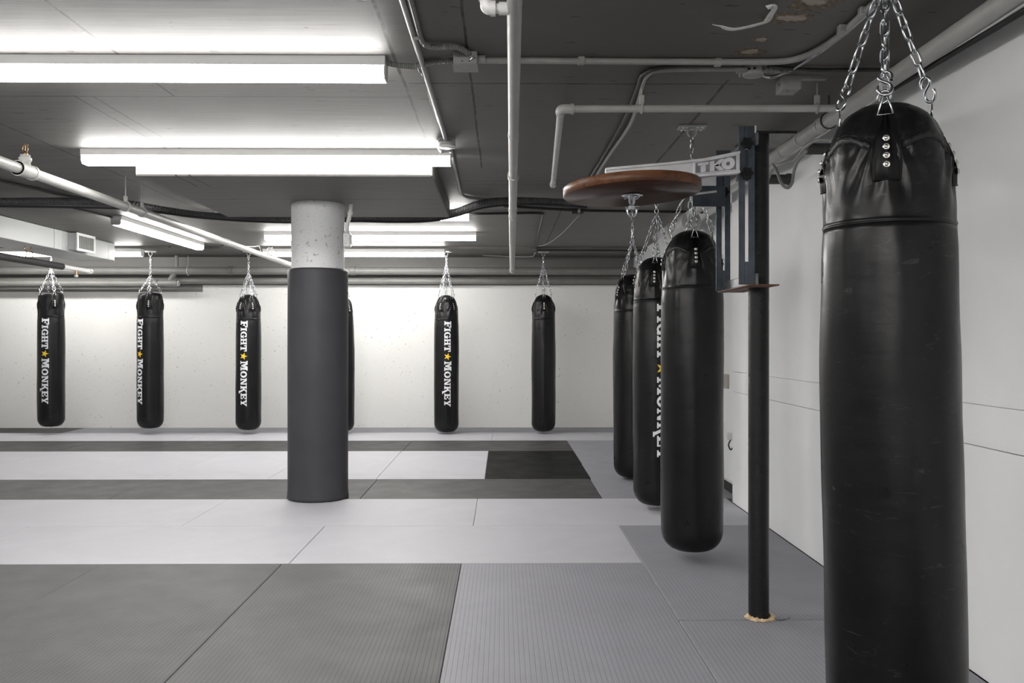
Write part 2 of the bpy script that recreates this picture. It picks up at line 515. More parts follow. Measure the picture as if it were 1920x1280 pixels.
row([XC, -1.2, -3.18, -5.16], 4.913, 5.904, 'mat_light', 'the pale row next to the front charcoal mats', 'grey')
row([XW, -.2, -2.165, -4.14], 5.904, 6.91, 'mat_light', 'the pale row at the pillar foot', 'light grey')
row([XC, -1.13, -3.115, -5.1], 6.91, 7.895, 'mat_far', 'the dark row just behind the pillar', 'charcoal')
row([.80, -.163, -1.146, -2.125, -3.105, -4.085, -5.065, -6.05], 7.895, 9.897, ['mat_black'] + ['mat_light'] * 6,
    'the deep pale row behind the pillar', ['black'] + ['pale grey'] * 6)
row([.80, -1.135, -3.1, -5.04, -7.0], 9.897, 10.93, 'mat_far', 'the narrow dark row before the back wall bags', 'charcoal')
row([XW + .1, -.14, -2.07, -3.99, -5.9, -7.9], 10.93, 11.88, 'mat_light', 'the row under the back wall bags', 'light grey')
row([XW + .1, -.14, -2.07, -3.99, -5.97, -7.95], 11.88, YB - .005, ['mat_mid'] * 4 + ['mat_far'], 'the last strip along the back wall', ['grey'] * 4 + ['charcoal'])  # the four grey mats hold the shade behind the bags in their colour
mat(XC, XW + .001, 3.905, 5.904, 'mat_mid', 'blue grey ribbed mat behind the black pole, along the right wall', G)
mat(XC, XW + .001, 1.9, 3.895, 'mat_mid', 'blue grey ribbed mat in front of the black pole, under the nearest bag', G)
mat(.79, XR - .025, 6.912, 8.885, 'mat_mid', 'blue grey mat under the two farther bags of the right row', G)
mat(.805, XR - .025, 8.887, 10.93, 'mat_mid', 'blue grey mat beyond the right row of bags, beside the black mat', G)

# ------------------------------------------------------------------ pillar
PCX, PCY = -1.471, 6.97
pil = thing('pillar', 'round white concrete pillar wrapped in a black pad to head height', 'pillar', (PCX, PCY, 0))
mb = MB(); mb.lathe([(.2075, 0), (.2075, PZ - .02), (.201, PZ - .004), (.201, PZ + .01)], 'pillar_white', 72, (PCX, PCY, 0))
mb.build('shaft', pil)
mb = MB()
prof = [(.20, .004), (.236, .004), (.241, .012), (.239, .03), (.236, .08), (.2355, .6), (.2365, 1.2), (.235, 1.7), (.2365, 1.79), (.233, 1.808), (.222, 1.813), (.2085, 1.811)]
mb.lathe(prof, 'pad', 72, (PCX, PCY, 0))
tag(mb.build('pad', pil), 'black vinyl pad')
# surface switch box on the side of the pillar with its conduit
p = Vector((PCX + .2085, PCY - .02, 0))
sb = thing('switch_box', 'small pale electrical box with a conduit on the right side of the pillar', 'electrical box', (p.x + .026, p.y, 1.995))
mb = MB().box((p.x + .028, p.y, 2.045), (.056, .075, .112), 'pipe_white', ch=.006)
for dz in (-.03, .03): mb.cyl((p.x + .018, p.y - .0376, 2.045 + dz), (p.x + .018, p.y - .039, 2.045 + dz), .003, 'hole', 8)
mb.build('body', sb)
MB().box((p.x + .061, p.y, 2.05), (.012, .05, .07), 'pipe_white', ch=.004).build('cover', sb)
mb = MB().tube(fillet([(p.x + .022, p.y, 2.10), (p.x + .026, p.y, 2.16), (p.x + .052, p.y, 2.26), (p.x + .058, p.y, PZ + .005)], .05), .0155, 'pipe_white', 14)
mb.cyl((p.x + .022, p.y, 2.098), (p.x + .022, p.y, 2.12), .022, 'pipe_white', 14)
mb.cyl((p.x + .048, p.y, 2.245), (p.x + .054, p.y, 2.275), .021, 'pipe_white', 14)
mb.build('conduit', sb)

# ------------------------------------------------------------------ ceiling lights
GL = 'strip lights on the ceiling'
def strip_light(a, b, label, top=CEIL):
    """a, b: centres of the two ends, on the ceiling"""
    a, b = Vector((a[0], a[1], top)), Vector((b[0], b[1], top))
    D = (b - a).normalized(); W = Vector((0, 0, 1)).cross(D)
    t = thing('strip_light', label, 'ceiling light', (a + b) / 2 - Vector((0, 0, .095)), GL)
    L = (b - a).length
    Z = Vector((0, 0, 1))
    house = [(-.055, .003), (.055, .003), (.055, -.040), (-.055, -.040)]
    MB().prism(house, 0, L, 'lamp_body', (a, W, Z, D)).build('housing', t)
    diff = [(-.05, -.040), (-.05, -.072), (-.036, -.092), (.036, -.092), (.05, -.072), (.05, -.040)]
    MB().prism(diff, .006, L - .006, 'lamp', (a, W, Z, D)).build('diffuser', t)
    for s in (0, L - .006):
        cap = [(-.0505, -.040), (-.0505, -.0725), (-.0365, -.0928), (.0365, -.0928), (.0505, -.0725), (.0505, -.040)]
        MB().prism(cap, s, s + .006, 'lamp_body', (a, W, Z, D)).build('end_cap', t)
    return t
strip_light((-2.885, 3.82), (-.508, 3.82), 'long lit strip light nearest the camera, beside the grey junction box')
strip_light((-2.70, 5.665), (-.335, 5.665), 'long lit strip light along the front of the thickened slab over the pillar')
strip_light((-2.69, 8.25), (-.315, 8.25), 'lit strip light mostly hidden behind the thickened slab, only its right end showing')
strip_light((-2.69, 9.92), (-.302, 9.92), 'lit strip light passing behind the pillar, nearer of the two there')
strip_light((-3.14, 11.5), (-.763, 11.5), 'lit strip light passing behind the pillar, against the back beam', BEAM)
strip_light((-7.1, 11.5), (-4.72, 11.5), 'lit strip light on the back beam partly hidden by the white duct', BEAM)
strip_light((-3.8, 8.62), (-3.8, 11.0), 'lit strip light pointing away from the camera, right of the white duct')
strip_light((-2.75, 1.55), (-.37, 1.55), 'added unseen strip light over the camera, in front of the nearest one in view')  # this one and all below are unseen, added to light the room
strip_light((-2.75, -.7), (-.37, -.7), 'added unseen strip light farthest behind the camera')
strip_light((-7.3, 6.0), (-4.95, 6.0), 'added strip light over the left side of the room outside the view')
strip_light((.1, -.2), (.1, -2.6), 'added unseen strip light behind the camera pointing away from the boarded wall')  # added to brighten the right wall
strip_light((-2.75, -2.6), (-.37, -2.6), 'added unseen strip light over the front wall behind the camera')
strip_light((-5.4, -.7), (-3.0, -.7), 'added unseen strip light behind and to the left of the camera')
strip_light((-6.0, 2.4), (-3.6, 2.4), 'added strip light over the left front of the room outside the view')

# ------------------------------------------------------------------ pipes
def pipe_thing(name, label, group=None, cat='pipe'): return thing(name, label, cat, group=group)
def place(t, p):
    t.location = p; WORLD[t.name] = Vector(p); return t
def straight_pipe(p0, p1, r, m, label, name='ceiling_pipe', joints=(), cat='pipe', n=20):
    p0, p1 = Vector(p0), Vector(p1)
    t = place(pipe_thing(name, label, cat=cat), (p0 + p1) / 2)
    MB().cyl(p0, p1, r, m, n).build('tube', t)
    d = (p1 - p0).normalized()
    for s, w in joints:
        c = p0.lerp(p1, s)
        mb = MB().cyl(c - d * w / 2, c + d * w / 2, r * 1.1, m, n)
        mb.tube([c - d * w / 2, c - d * (w / 2 - .008)], r * 1.2, m, n).tube([c + d * (w / 2 - .008), c + d * w / 2], r * 1.2, m, n)
        mb.build('coupling', t)
    return t
# left sprinkler pipe
PZL, PXL = 2.25, -2.815
sp = place(pipe_thing('sprinkler_pipe', 'pale grey sprinkler pipe crossing from upper left to behind the pillar'), (PXL, 7.5, PZL))
MB().cyl((PXL, 2.6, PZL), (PXL, 11.8, PZL), .032, 'pipe_pale', 24).build('tube', sp)
TY = 5.18
mb = MB().cyl((PXL, TY - .085, PZL), (PXL, TY + .085, PZL), .041, 'pipe_pale', 24)
for s in (-1, 1): mb.cyl((PXL, TY + s * .085, PZL), (PXL, TY + s * .065, PZL), .045, 'pipe_pale', 24)
mb.lathe([(.030, 0), (.030, .055), (.036, .058), (.036, .075), (.028, .08), (.028, .092), (.016, .094)], 'pipe_pale', 20, (PXL, TY, PZL))
mb.build('tee', sp)
mb = MB().lathe([(.014, .09), (.016, .10), (.010, .112), (.006, .116), (.006, .118)], 'brass', 14, (PXL, TY, PZL))
for s in (-1, 1):
    mb.tube(smooth_path([(PXL + s * .010, TY, PZL + .11), (PXL + s * .016, TY, PZL + .125), (PXL + s * .012, TY, PZL + .143), (PXL, TY, PZL + .15)], 4), .0028, 'brass', 8)
mb.cyl((PXL, TY, PZL + .113), (PXL, TY, PZL + .148), .003, 'brass', 8)
mb.lathe([(.001, .150), (.018, .150), (.018, .153), (.001, .154)], 'brass', 16, (PXL, TY, PZL))
tag(mb.build('sprinkler_head', sp), 'bronze upright sprinkler head')
MB().cyl((PXL, 8.9, PZL), (PXL, 8.99, PZL), .036, 'pipe_pale', 24).build('coupling', sp)
for hy in (6.55, 6.85):
    mb = MB().tube([(PXL + .036 * math.cos(a), hy, PZL + .036 * math.sin(a)) for a in [i * PI / 10 for i in range(20)]], .006, 'conduit', 8, closed=True)
    mb.cyl((PXL, hy, PZL + .034), (PXL, hy, CEIL + .005), .005, 'conduit', 8)
    mb.box((PXL, hy, PZL + .055), (.022, .03, .045), 'conduit', ch=.004)
    mb.build('hanger', sp)
# white cable coiled round that pipe beside the pillar
c = Vector((PXL, 10.62, PZL + .055))
mb = MB(); pts = []
for i in range(90):
    a = i * .52; rr = .055 + .012 * math.sin(i * 1.7)
    pts.append(c + Vector((.03 * math.sin(i * .9), rr * math.cos(a), .01 + rr * math.sin(a))))
mb.tube(pts, .0045, 'cable_white', 6)
mb.tube(smooth_path([c + Vector((-.02, -.05, 0)), c + Vector((-.04, -.25, -.01)), c + Vector((0, -.5, .03)), c + Vector((.01, -.75, -.0)), c + Vector((-.03, -.95, -.018))], 8), .0045, 'cable_white', 6)
tag(mb.build('cable_coil'), 'white cable coiled and hung on the sprinkler pipe left of the pillar', 'cable')

# middle sprinkler pipe, running away down the room
A, B = at_y(965, 0, 2.6), at_y(960.5, 507, 9.75)
A2 = A + (A - B).normalized() * 1.2
mp = place(pipe_thing('sprinkler_pipe', 'long grey sprinkler pipe running straight away from the camera at mid ceiling'), (A + B) / 2)
mb = MB(); S1, S2 = at_y(962, 252, 2.6), 0
def on(v):   # point of the pipe axis seen at image row v
    lo, hi = 0.0, 1.0
    for _ in range(50):
        k = (lo + hi) / 2; q = A.lerp(B, k)
        vv = 638 - F * (q.z - CAM_H) / (q.y * math.cos(YAW) + q.x * math.sin(YAW))
        if vv < v: lo = k
        else: hi = k
    return A.lerp(B, (lo + hi) / 2)
d = (B - A).normalized()
mb.cyl(A2, on(252), .0235, 'pipe_grey', 24); mb.cyl(on(252), on(330), .0245, 'pipe_grey', 24)
mb.cyl(on(330), on(392), .0265, 'pipe_grey', 24); mb.cyl(on(392), B, .0275, 'pipe_grey', 24)
mb.build('tube', mp)
for v, r, w in ((252, .0265, .03), (330, .032, .05), (392, .031, .04), (406, .031, .06)):
    q = on(v); MB().cyl(q - d * w / 2, q + d * w / 2, r, 'pipe_grey', 24).build('coupling', mp)
MB().cyl(B - d * .06, B + d * .02, .034, 'pipe_grey', 20).build('end_cap', mp)
mb = MB().cyl((B.x, B.y, B.z + .02), (B.x, B.y, CEIL + .005), .005, 'conduit', 8)
mb.build('hanger', mp)
# white outlet with an elbow
q = on(16); e = q + Vector((-.074, 0, 0.0))
mb = MB().cyl(q + Vector((-.018, 0, 0)), e, .0155, 'pipe_white', 18)
mb.cyl(q + Vector((-.020, 0, 0)), q + Vector((-.048, 0, 0)), .0195, 'pipe_white', 18)
mb.tube(fillet([e + Vector((.016, 0, 0)), e + Vector((-.012, 0, 0)), e + Vector((-.012, 0, .045))], .026), .0195, 'pipe_white', 18)
mb.cyl(e + Vector((.0, 0, 0)), e + Vector((.016, 0, 0)), .0235, 'pipe_white', 18)
mb.cyl(e + Vector((-.012, 0, .022)), e + Vector((-.012, 0, .045)), .0235, 'pipe_white', 18)
tag(mb.build('elbow', mp), 'white plastic elbow')
MB().lathe([(.010, .045), (.010, .07), (.004, .075), (.004, .085), (.013, .087), (.013, .09), (.001, .091)], 'brass', 12, e + Vector((-.012, 0, 0))).build('sprinkler_head', mp)

# cross pipe that turns into the depth of the room
YC = 4.14
a, b = at_y(1583, 203, YC), at_y(1052, 204, YC)
c = at_z(1037, 346, b.z - .01)
cp = place(pipe_thing('sprinkler_pipe', 'grey pipe crossing right of centre with an elbow, in front of the speed bag board'), (a + b) / 2)
mb = MB().tube(fillet([a, b, c], .05), .0175, 'pipe_grey', 20); mb.build('tube', cp)
dx = Vector((1, 0, 0)); dc = (c - b).normalized()
mb = MB().tube(fillet([b + dx * .055, b, b + dc * .055], .052), .0225, 'pipe_grey', 20)
mb.cyl(b + dx * .045, b + dx * .06, .026, 'pipe_grey', 20); mb.cyl(b + dc * .045, b + dc * .06, .026, 'pipe_grey', 20)
mb.build('elbow', cp)
mb = MB().cyl(c - dc * .05, c + dc * .006, .0235, 'pipe_grey', 20); mb.build('end_cap', cp)
def hanger(p, r, top, t, m='conduit'):
    mb = MB().tube([p + Vector((0, (r + .004) * math.cos(i * PI / 8), (r + .004) * math.sin(i * PI / 8))) for i in range(16)], .005, m, 8, closed=True)
    mb.cyl(p + Vector((0, 0, r)), Vector((p.x, p.y, top + .004)), .0045, m, 8)
    mb.box(p + Vector((0, 0, r + .022)), (.026, .016, .045), m, ch=.003)
    return mb.build('hanger', t)
hanger(at_y(1203, 203, YC), .0175, CEIL, cp, 'pipe_grey')
hanger(Vector((c.x - .002, c.y - .25, c.z + .004)), .0175, CEIL, cp)
hanger(at_y(1532, 203, YC), .0175, CEIL, cp)

# big pipe along the right wall
PR = .037
def wp(y): return Vector((1.632, y, CAM_H + 1.10))
rp = place(pipe_thing('wall_pipe', 'thick grey pipe under the ceiling along the right wall'), wp(5))
MB().cyl(wp(1.2), wp(9.3), PR, 'pipe_grey', 28).build('tube', rp)
for y in (4.45, 4.75, 5.05): MB().cyl(wp(y), wp(y + .03), PR * 1.09, 'pipe_grey', 28).build('coupling', rp)
for y in (4.36, 6.6):
    q = wp(y)
    mb = MB().tube([q + Vector(((PR + .004) * math.cos(i * PI / 10), 0, (PR + .004) * math.sin(i * PI / 10))) for i in range(20)], .004, 'conduit_dark', 8, closed=True)
    mb.cyl(q + Vector((0, 0, PR)), Vector((q.x, y, CEIL + .004)), .005, 'conduit_dark', 8)
    mb.cyl(q + Vector((0, 0, PR + .004)), q + Vector((0, 0, PR + .03)), .018, 'insulation', 10)
    mb.build('hanger', rp)
mb = MB().cyl((1.64, 7.6, 2.29), (1.64, 8.2, 2.29), .085, 'pipe_pale', 28)
mb.cyl((1.64, 8.2, 2.29), (1.64, 8.3, 2.29), .095, 'pipe_pale', 28)
tag(mb.build('wide_fitting', rp), 'wide pale fitting')
# black cable slung below that pipe
pts = [(1.655, 1.3, 2.26), (1.66, 2.0, 2.275), (1.665, 2.7, 2.30), (1.668, 3.3, 2.315), (1.66, 3.8, 2.322)]
mb = MB().tube(smooth_path(pts, 8), .011, 'insulation', 10)
tag(mb.build('hanging_cable'), 'black cable slung under the thick wall pipe above the nearest bag', 'cable')
# two short dark pipes that go into the wall
for (u0, u1, v, y, lab) in ((1440, 1480, 336, 5.36, 'short black pipe end entering the right wall just beside the pole'),
                            (1512, 1600, 279, 4.62, 'short black pipe entering the right wall behind the nearest bag')):
    a = at_y(u0, v, y); b = Vector((XW + .004, y, a.z))
    t = place(pipe_thing('wall_stub', lab), (a + b) / 2)
    MB().cyl(a, b, .030, 'conduit_dark', 20).build('tube', t)
    MB().cyl(b - Vector((.03, 0, 0)), b, .036, 'conduit_dark', 20).build('collar', t)
# grey cable loops by the pole
def cable(pts, r, m, label, per=10, name='cable', n=8):
    o = MB().tube(smooth_path(pts, per), r, m, n).build(name)
    return tag(o, label, 'cable')
cable([at_y(u, v, y) for u, v, y in ((1560, 264, 4.25), (1530, 263, 4.3), (1508, 278, 4.45), (1490, 300, 4.6), (1462, 308, 4.7), (1450, 315, 4.85), (1440, 335, 5.0))], .0085, 'cable_grey', 'grey cable draped from the thick wall pipe towards the pole')
cable([at_y(u, v, y) for u, v, y in ((1448, 308, 4.6), (1456, 320, 4.55), (1465, 343, 4.5), (1476, 352, 4.5), (1485, 343, 4.5), (1489, 320, 4.5), (1498, 298, 4.45), (1512, 282, 4.4))], .0085, 'cable_grey', 'grey cable hanging in a loop beside the top of the pole')

# back wall pipes
YP = 12.36
z1 = at_y(900, 508, YP).z
straight_pipe((XL, YP, z1), (XR - .02, YP, z1), .056, 'pipe_back', 'thick pale pipe running the whole width of the back wall', joints=((.455, .05), (.62, .06)))
z2 = at_y(900, 527, 12.45).z
straight_pipe((XL, 12.45, z2), (XR - .02, 12.45, z2), .044, 'pipe_back', 'thinner grey pipe lowest along the back wall, right of the short one', joints=((.56, .06), (.66, .05), (.75, .05), (.83, .05), (.88, .05)))
q = at_y(330, 531, 12.27)
t = straight_pipe((XL, 12.27, q.z), (q.x, 12.27, q.z), .046, 'pipe_back', 'pale pipe ending in a cap below the thick back wall pipe', joints=((.55, .04), (.93, .05)))
mb = MB().cyl((q.x - .16, 12.27, q.z), (q.x + .02, 12.27, q.z), .052, 'pipe_back', 24)
mb.cyl((q.x + .02, 12.27, q.z), (q.x + .045, 12.27, q.z), .04, 'pipe_grey', 24); mb.build('end_cap', t)
mb = MB().tube(fillet([(q.x - .10, 12.27, q.z + .02), (q.x - .06, 12.3, q.z + .10), (q.x - .04, 12.36, q.z + .16)], .06), .035, 'pipe_back', 16)
mb.build('branch', t)
q = at_y(328, 490, 12.3)
straight_pipe((q.x, 12.36, z1 + .04), (q.x, 12.36, BEAM + .004), .028, 'pipe_back', 'short upright grey pipe rising from the thick back wall pipe')
for u in (353,):
    q = at_y(u, 507, YP)
    t = place(pipe_thing('pipe_hanger', 'rod and strap holding the thick back wall pipe left of the pillar', cat='hanger'), (q.x, YP, z1))
    mb = MB().tube([(q.x, YP + .061 * math.cos(i * PI / 12), z1 + .061 * math.sin(i * PI / 12)) for i in range(24)], .008, 'pipe_grey', 8, closed=True); mb.build('strap', t)
    MB().cyl((q.x, YP, z1 + .06), (q.x, YP, BEAM + .004), .006, 'conduit', 8).build('rod', t)
# insulated pipe under the duct
Z3 = CAM_H + .85
p0, p1, p2 = at_z(-60, 470, Z3), at_z(116, 499.5, Z3), at_z(181, 508.5, Z3)
ip = place(pipe_thing('insulated_pipe', 'pipe in black insulation with a bare pale end, below the white duct'), p1)
xx = p1.x
MB().cyl((xx, 6.5, Z3), (xx, p1.y, Z3), .038, 'insulation', 24).build('insulation', ip)
MB().cyl((xx, p1.y - .02, Z3), (xx, p2.y, Z3), .026, 'pipe_white', 20).build('tube', ip)
mb = MB().cyl((xx, p2.y - .06, Z3), (xx, p2.y + .01, Z3), .031, 'pipe_white', 20)
mb.build('end_cap', ip)
yv = at_z(150, 504, Z3).y
mb = MB().cyl((xx, yv, Z3 - .02), (xx, yv, Z3 - .075), .014, 'brass', 12); mb.lathe([(.022, -.075), (.022, -.09), (.012, -.1), (.001, -.1)], 'pipe_white', 14, (xx, yv, Z3)); mb.build('valve', ip)
for hy in (at_z(45, 488, Z3).y, at_z(57, 490, Z3).y):
    MB().tube(smooth_path([(xx, hy, Z3 + .03), (xx + .015, hy, Z3 + .08), (xx - .012, hy, Z3 + .12), (xx, hy, Z3 + .165)], 6), .006, 'brass', 8).build('hanger', ip)

# ------------------------------------------------------------------ air duct
DX, DY1, DZ0, DZ1 = -4.91, 11.1, CAM_H + 1.005, CEIL - .004
du = thing('air_duct', 'long white sheet metal air duct hung under the ceiling at far left', 'duct', (DX - .26, 8.5, DZ0))
secs = [5.6, 8.47, 9.62, 9.80, 10.93, DY1]
mb = MB()
for i in range(len(secs) - 1):
    y0, y1 = secs[i] + .005, secs[i + 1] - .005
    mb.box((DX - .26, (y0 + y1) / 2, (DZ0 + DZ1) / 2 + .001), (.52, y1 - y0, DZ1 - DZ0), 'duct', ch=.004)
    if i: mb.box((DX - .26, secs[i], (DZ0 + DZ1) / 2), (.508, .014, DZ1 - DZ0 - .01), 'grille_dark')
mb.build('body', du)
mb = MB()
n = 16
arc = [(DX - .26 + .26 * math.cos(a), DY1 - .002 + .10 * math.sin(a)) for a in [PI * i / n for i in range(n + 1)]]
vs = [(x, y, DZ0) for x, y in arc] + [(x, y, DZ1) for x, y in arc]
fs = [tuple(range(n, -1, -1)), tuple(range(n + 1, 2 * n + 2))] + [(i, i + 1, n + 2 + i, n + 1 + i) for i in range(n)] + [(n, 0, n + 1, 2 * n + 1)]
mb.add(vs, fs, 'duct'); mb.build('end_cap', du)
GY0, GY1, GX = 9.90, 10.34, DX + .115
rg = MB()
rg.box((DX + .05, (GY0 + GY1) / 2, (DZ0 + .016 + DZ1) / 2), (.10, GY1 - GY0 - .02, DZ1 - DZ0 - .03), 'duct'); rg = rg.build('register_box', du)
gm = MB()
zc, zh = (DZ0 + DZ1) / 2 + .004, (DZ1 - DZ0) - .012
gm.box((GX - .008, (GY0 + GY1) / 2, zc + zh / 2 - .015), (.016, GY1 - GY0, .03), 'pipe_white', ch=.003)
gm.box((GX - .008, (GY0 + GY1) / 2, zc - zh / 2 + .015), (.016, GY1 - GY0, .03), 'pipe_white', ch=.003)
for y in (GY0 + .018, GY1 - .018): gm.box((GX - .008, y, zc), (.016, .036, zh - .06), 'pipe_white')
gm.box((GX - .012, (GY0 + GY1) / 2, zc), (.004, GY1 - GY0 - .06, zh - .05), 'grille_dark')
k = 11
for i in range(k):
    y = GY0 + .05 + (GY1 - GY0 - .1) * i / (k - 1)
    gm.box((GX - .006, y, zc), (.010, .007, zh - .06), 'pipe_grey')
tag(gm.build('grille', du), 'white grille with upright slats')

# ------------------------------------------------------------------ conduits, boxes and cables on the ceiling
CZ = CEIL - .016
def cz(u, v, z=CZ): return at_z(u, v, z)
def conduit(pts, r, m, label, bend=.12, name='conduit', clips=(), sm=False):
    path = smooth_path(pts, 8) if sm else fillet(pts, bend)
    t = place(thing(name, label, 'conduit'), path[len(path) // 2])
    MB().tube(path, r, m, 12).build('tube', t)
    for c in clips:
        c = Vector(c)
        mb = MB().box(c + Vector((0, 0, (CEIL - c.z) / 2 - r * .6)), (.03, .03, CEIL - c.z + r * 1.2), m, ch=.003); mb.build('clip', t)
    return t
conduit([cz(742, -40), cz(838, 268)], .0125, 'conduit', 'grey conduit running away along the slab seam to the round box', clips=[cz(779, 66)])
conduit([cz(845, 282), cz(864, 362), cz(872, 370), cz(945, 376)], .012, 'conduit', 'grey conduit leaving the round box and turning right', .12)
conduit([cz(897, 113), cz(1300, 116), cz(1490, 116), cz(1560, 80), cz(1655, -8)], .0135, 'conduit', 'grey conduit from the square junction box crossing right then bending towards the camera', .35,
        clips=[cz(1090, 114), cz(1346, 117), cz(1578, 55), cz(1618, 22)])
conduit([cz(1420, 132), cz(1440, 144), cz(1475, 135), cz(1530, 102), cz(1585, 62), cz(1660, -5)], .0075, 'chrome', 'thin bright flexible conduit beside the bending one', sm=True)
conduit([cz(1400, 129), cz(1250, 131), cz(1215, 140), cz(1203, 165), cz(1196, 190), cz(1180, 235), cz(1142, 290), cz(1118, 328), cz(1090, 372)], .011, 'conduit', 'right hand one of two grey conduits behind the speed bag board', sm=True)
conduit([cz(1395, 123), cz(1260, 124), cz(1208, 138), cz(1195, 165), cz(1170, 225), cz(1132, 292), cz(1110, 328), cz(1080, 375)], .0085, 'conduit_dark', 'darker one of two conduits that pass behind the speed bag board', sm=True)
conduit([cz(1440, 124), cz(1520, 131), cz(1640, 131), cz(1700, 133)], .009, 'conduit_dark', 'dark flexible conduit along the ceiling behind the nearest chains', sm=True)
conduit([cz(880, 401), cz(1000, 399), cz(1019, 400), cz(1017, 408), cz(1003, 468)], .012, 'conduit_dark', 'dark conduit behind the mid ceiling pipe turning towards the back wall', .1)
conduit([cz(945, 386), cz(1080, 394), cz(1200, 396), cz(1345, 398)], .012, 'insulation', 'black cable along the ceiling behind the speed bag board', sm=True)
conduit([at_z(905, 478, BEAM - .02), at_z(960, 481, BEAM - .02), at_z(1000, 481, BEAM - .02), at_z(1003, 474, BEAM - .02)], .010, 'conduit', 'grey conduit bending on the back beam beside the right bag plate', .1)
conduit([at_z(1006, 469, BEAM - .012), at_z(1200, 470, BEAM - .012), at_z(1330, 470, BEAM - .012)], .012, 'conduit_dark', 'dark conduit along the back beam at far right', .1)
# flexible conduits
def flex(pts, r, label, m='flex'):
    return conduit(pts, r, m, label, sm=True, name='flexible_conduit')
flex([cz(722, 118), cz(745, 122), cz(775, 124), cz(805, 117), cz(830, 114), cz(853, 113)], .0115, 'flexible conduit from the nearest strip light to the square box')
flex([cz(764, -20), cz(780, 40), cz(792, 78), cz(812, 88), cz(845, 87), cz(868, 93), cz(886, 106)], .0115, 'flexible conduit looping down into the top of the square box')
flex([cz(828, 117), cz(797, 122), cz(786, 128), cz(800, 150), cz(808, 185), cz(822, 225), cz(836, 258), cz(822, 262), cz(821, 274), cz(828, 288)], .0085, 'thin flexible conduit from the square box to the second strip light')
# hose under the thickened slab
hs = [at_y(-30, 379, 7.25), at_y(120, 378, 7.25), at_y(230, 382, 7.35), at_y(300, 393, 7.75), at_y(380, 404, 7.87), at_y(470, 408, 7.88), at_y(560, 408, 7.88), at_y(660, 407, 7.88), at_y(740, 411, 7.88),
      at_y(810, 409, 7.88), at_y(858, 397, 7.8), at_y(905, 381, 7.4), at_y(960, 377, 7.25), at_y(1030, 379, 7.2), at_y(1100, 383, 7.2)]
flex(hs, .034, 'thick black corrugated hose sagging under the ceiling behind the pillar', 'flex_black')
cable([p + Vector((0, -.045 + .02 * math.sin(i), -.038 - .012 * math.sin(i * 1.3))) for i, p in enumerate(hs)], .009, 'insulation', 'thin black cable tied below the thick corrugated hose', name='ceiling_cable')
cable([cz(-20, 334), cz(60, 352), cz(120, 366), cz(200, 378), cz(260, 383)], .012, 'insulation', 'black cable on the ceiling at far left above the hose', name='ceiling_cable')
cable([cz(139, 390), cz(175, 398), cz(214, 408), cz(224, 408)], .010, 'insulation', 'black cable feeding the strip light right of the duct', name='ceiling_cable')
# square junction box
q = cz(873, 116, CEIL - .03)
jb = thing('junction_box', 'square grey steel junction box beside the end of the nearest strip light', 'electrical box', (q.x, q.y, CEIL - .055))
mb = MB().box((q.x, q.y, CEIL - .027), (.102, .10, .058), 'box_grey', ch=.003)
for sx, sz in ((-.012, -.03), (.018, -.03), (.042, -.018)): mb.cyl((q.x + sx, q.y - .0505, CEIL + sz - .012), (q.x + sx, q.y - .052, CEIL + sz - .012), .0028, 'hole', 8)
mb.build('body', jb)
MB().box((q.x, q.y, CEIL - .0575), (.106, .104, .003), 'box_grey').build('cover', jb)
mb = MB().tube(smooth_path([(q.x + .02, q.y - .05, CEIL - .02), (q.x + .032, q.y - .058, CEIL - .028), (q.x + .022, q.y - .054, CEIL - .04)], 5), .0045, 'chrome', 8)
mb.cyl((q.x + .024, q.y - .062, CEIL - .018), (q.x + .024, q.y - .048, CEIL - .018), .013, 'conduit', 12); mb.build('connector', jb)
mb = MB().cyl((q.x + .05, q.y, CEIL - .018), (q.x + .085, q.y, CEIL - .018), .0175, 'conduit', 14); mb.build('connector', jb)
# round box
q = cz(838, 268, CEIL - .025)
rb = thing('junction_box', 'round pale ceiling box above the right end of the second strip light', 'electrical box', (q.x, q.y, CEIL - .05))
MB().lathe([(.001, -.048), (.05, -.048), (.053, -.044), (.053, .003)], 'box_grey', 28, (q.x, q.y, CEIL)).build('body', rb)
MB().lathe([(.001, -.053), (.053, -.053), (.055, -.050), (.055, -.046), (.04, -.046)], 'pipe_white', 28, (q.x, q.y, CEIL)).build('cover', rb)
# open box at the bend
q = cz(1412, 134, CEIL - .02)
ob = thing('junction_box', 'small grey ceiling box with conduits where the two conduits meet', 'electrical box', (q.x, q.y, CEIL - .045))
mb = MB().lathe([(.001, -.042), (.042, -.042), (.046, -.038), (.046, .003)], 'box_grey', 20, (q.x, q.y, CEIL))
for a in (-2.2, -1.7): mb.cyl((q.x + .045 * math.cos(a), q.y + .045 * math.sin(a), CEIL - .02), (q.x + .048 * math.cos(a), q.y + .048 * math.sin(a), CEIL - .02), .005, 'hole', 8)
mb.build('body', ob)
mb = MB().cyl((q.x - .045, q.y, CEIL - .016), (q.x - .075, q.y, CEIL - .016), .014, 'conduit', 12); mb.cyl((q.x - .06, q.y, CEIL - .03), (q.x - .06, q.y, CEIL - .045), .004, 'conduit', 8); mb.build('connector', ob)
MB().tube(smooth_path([(q.x + .02, q.y - .02, CEIL - .02), (q.x + .08, q.y - .03, CEIL - .025), (q.x + .17, q.y + .02, CEIL - .015)], 6), .011, 'flex', 10).build('connector', ob)
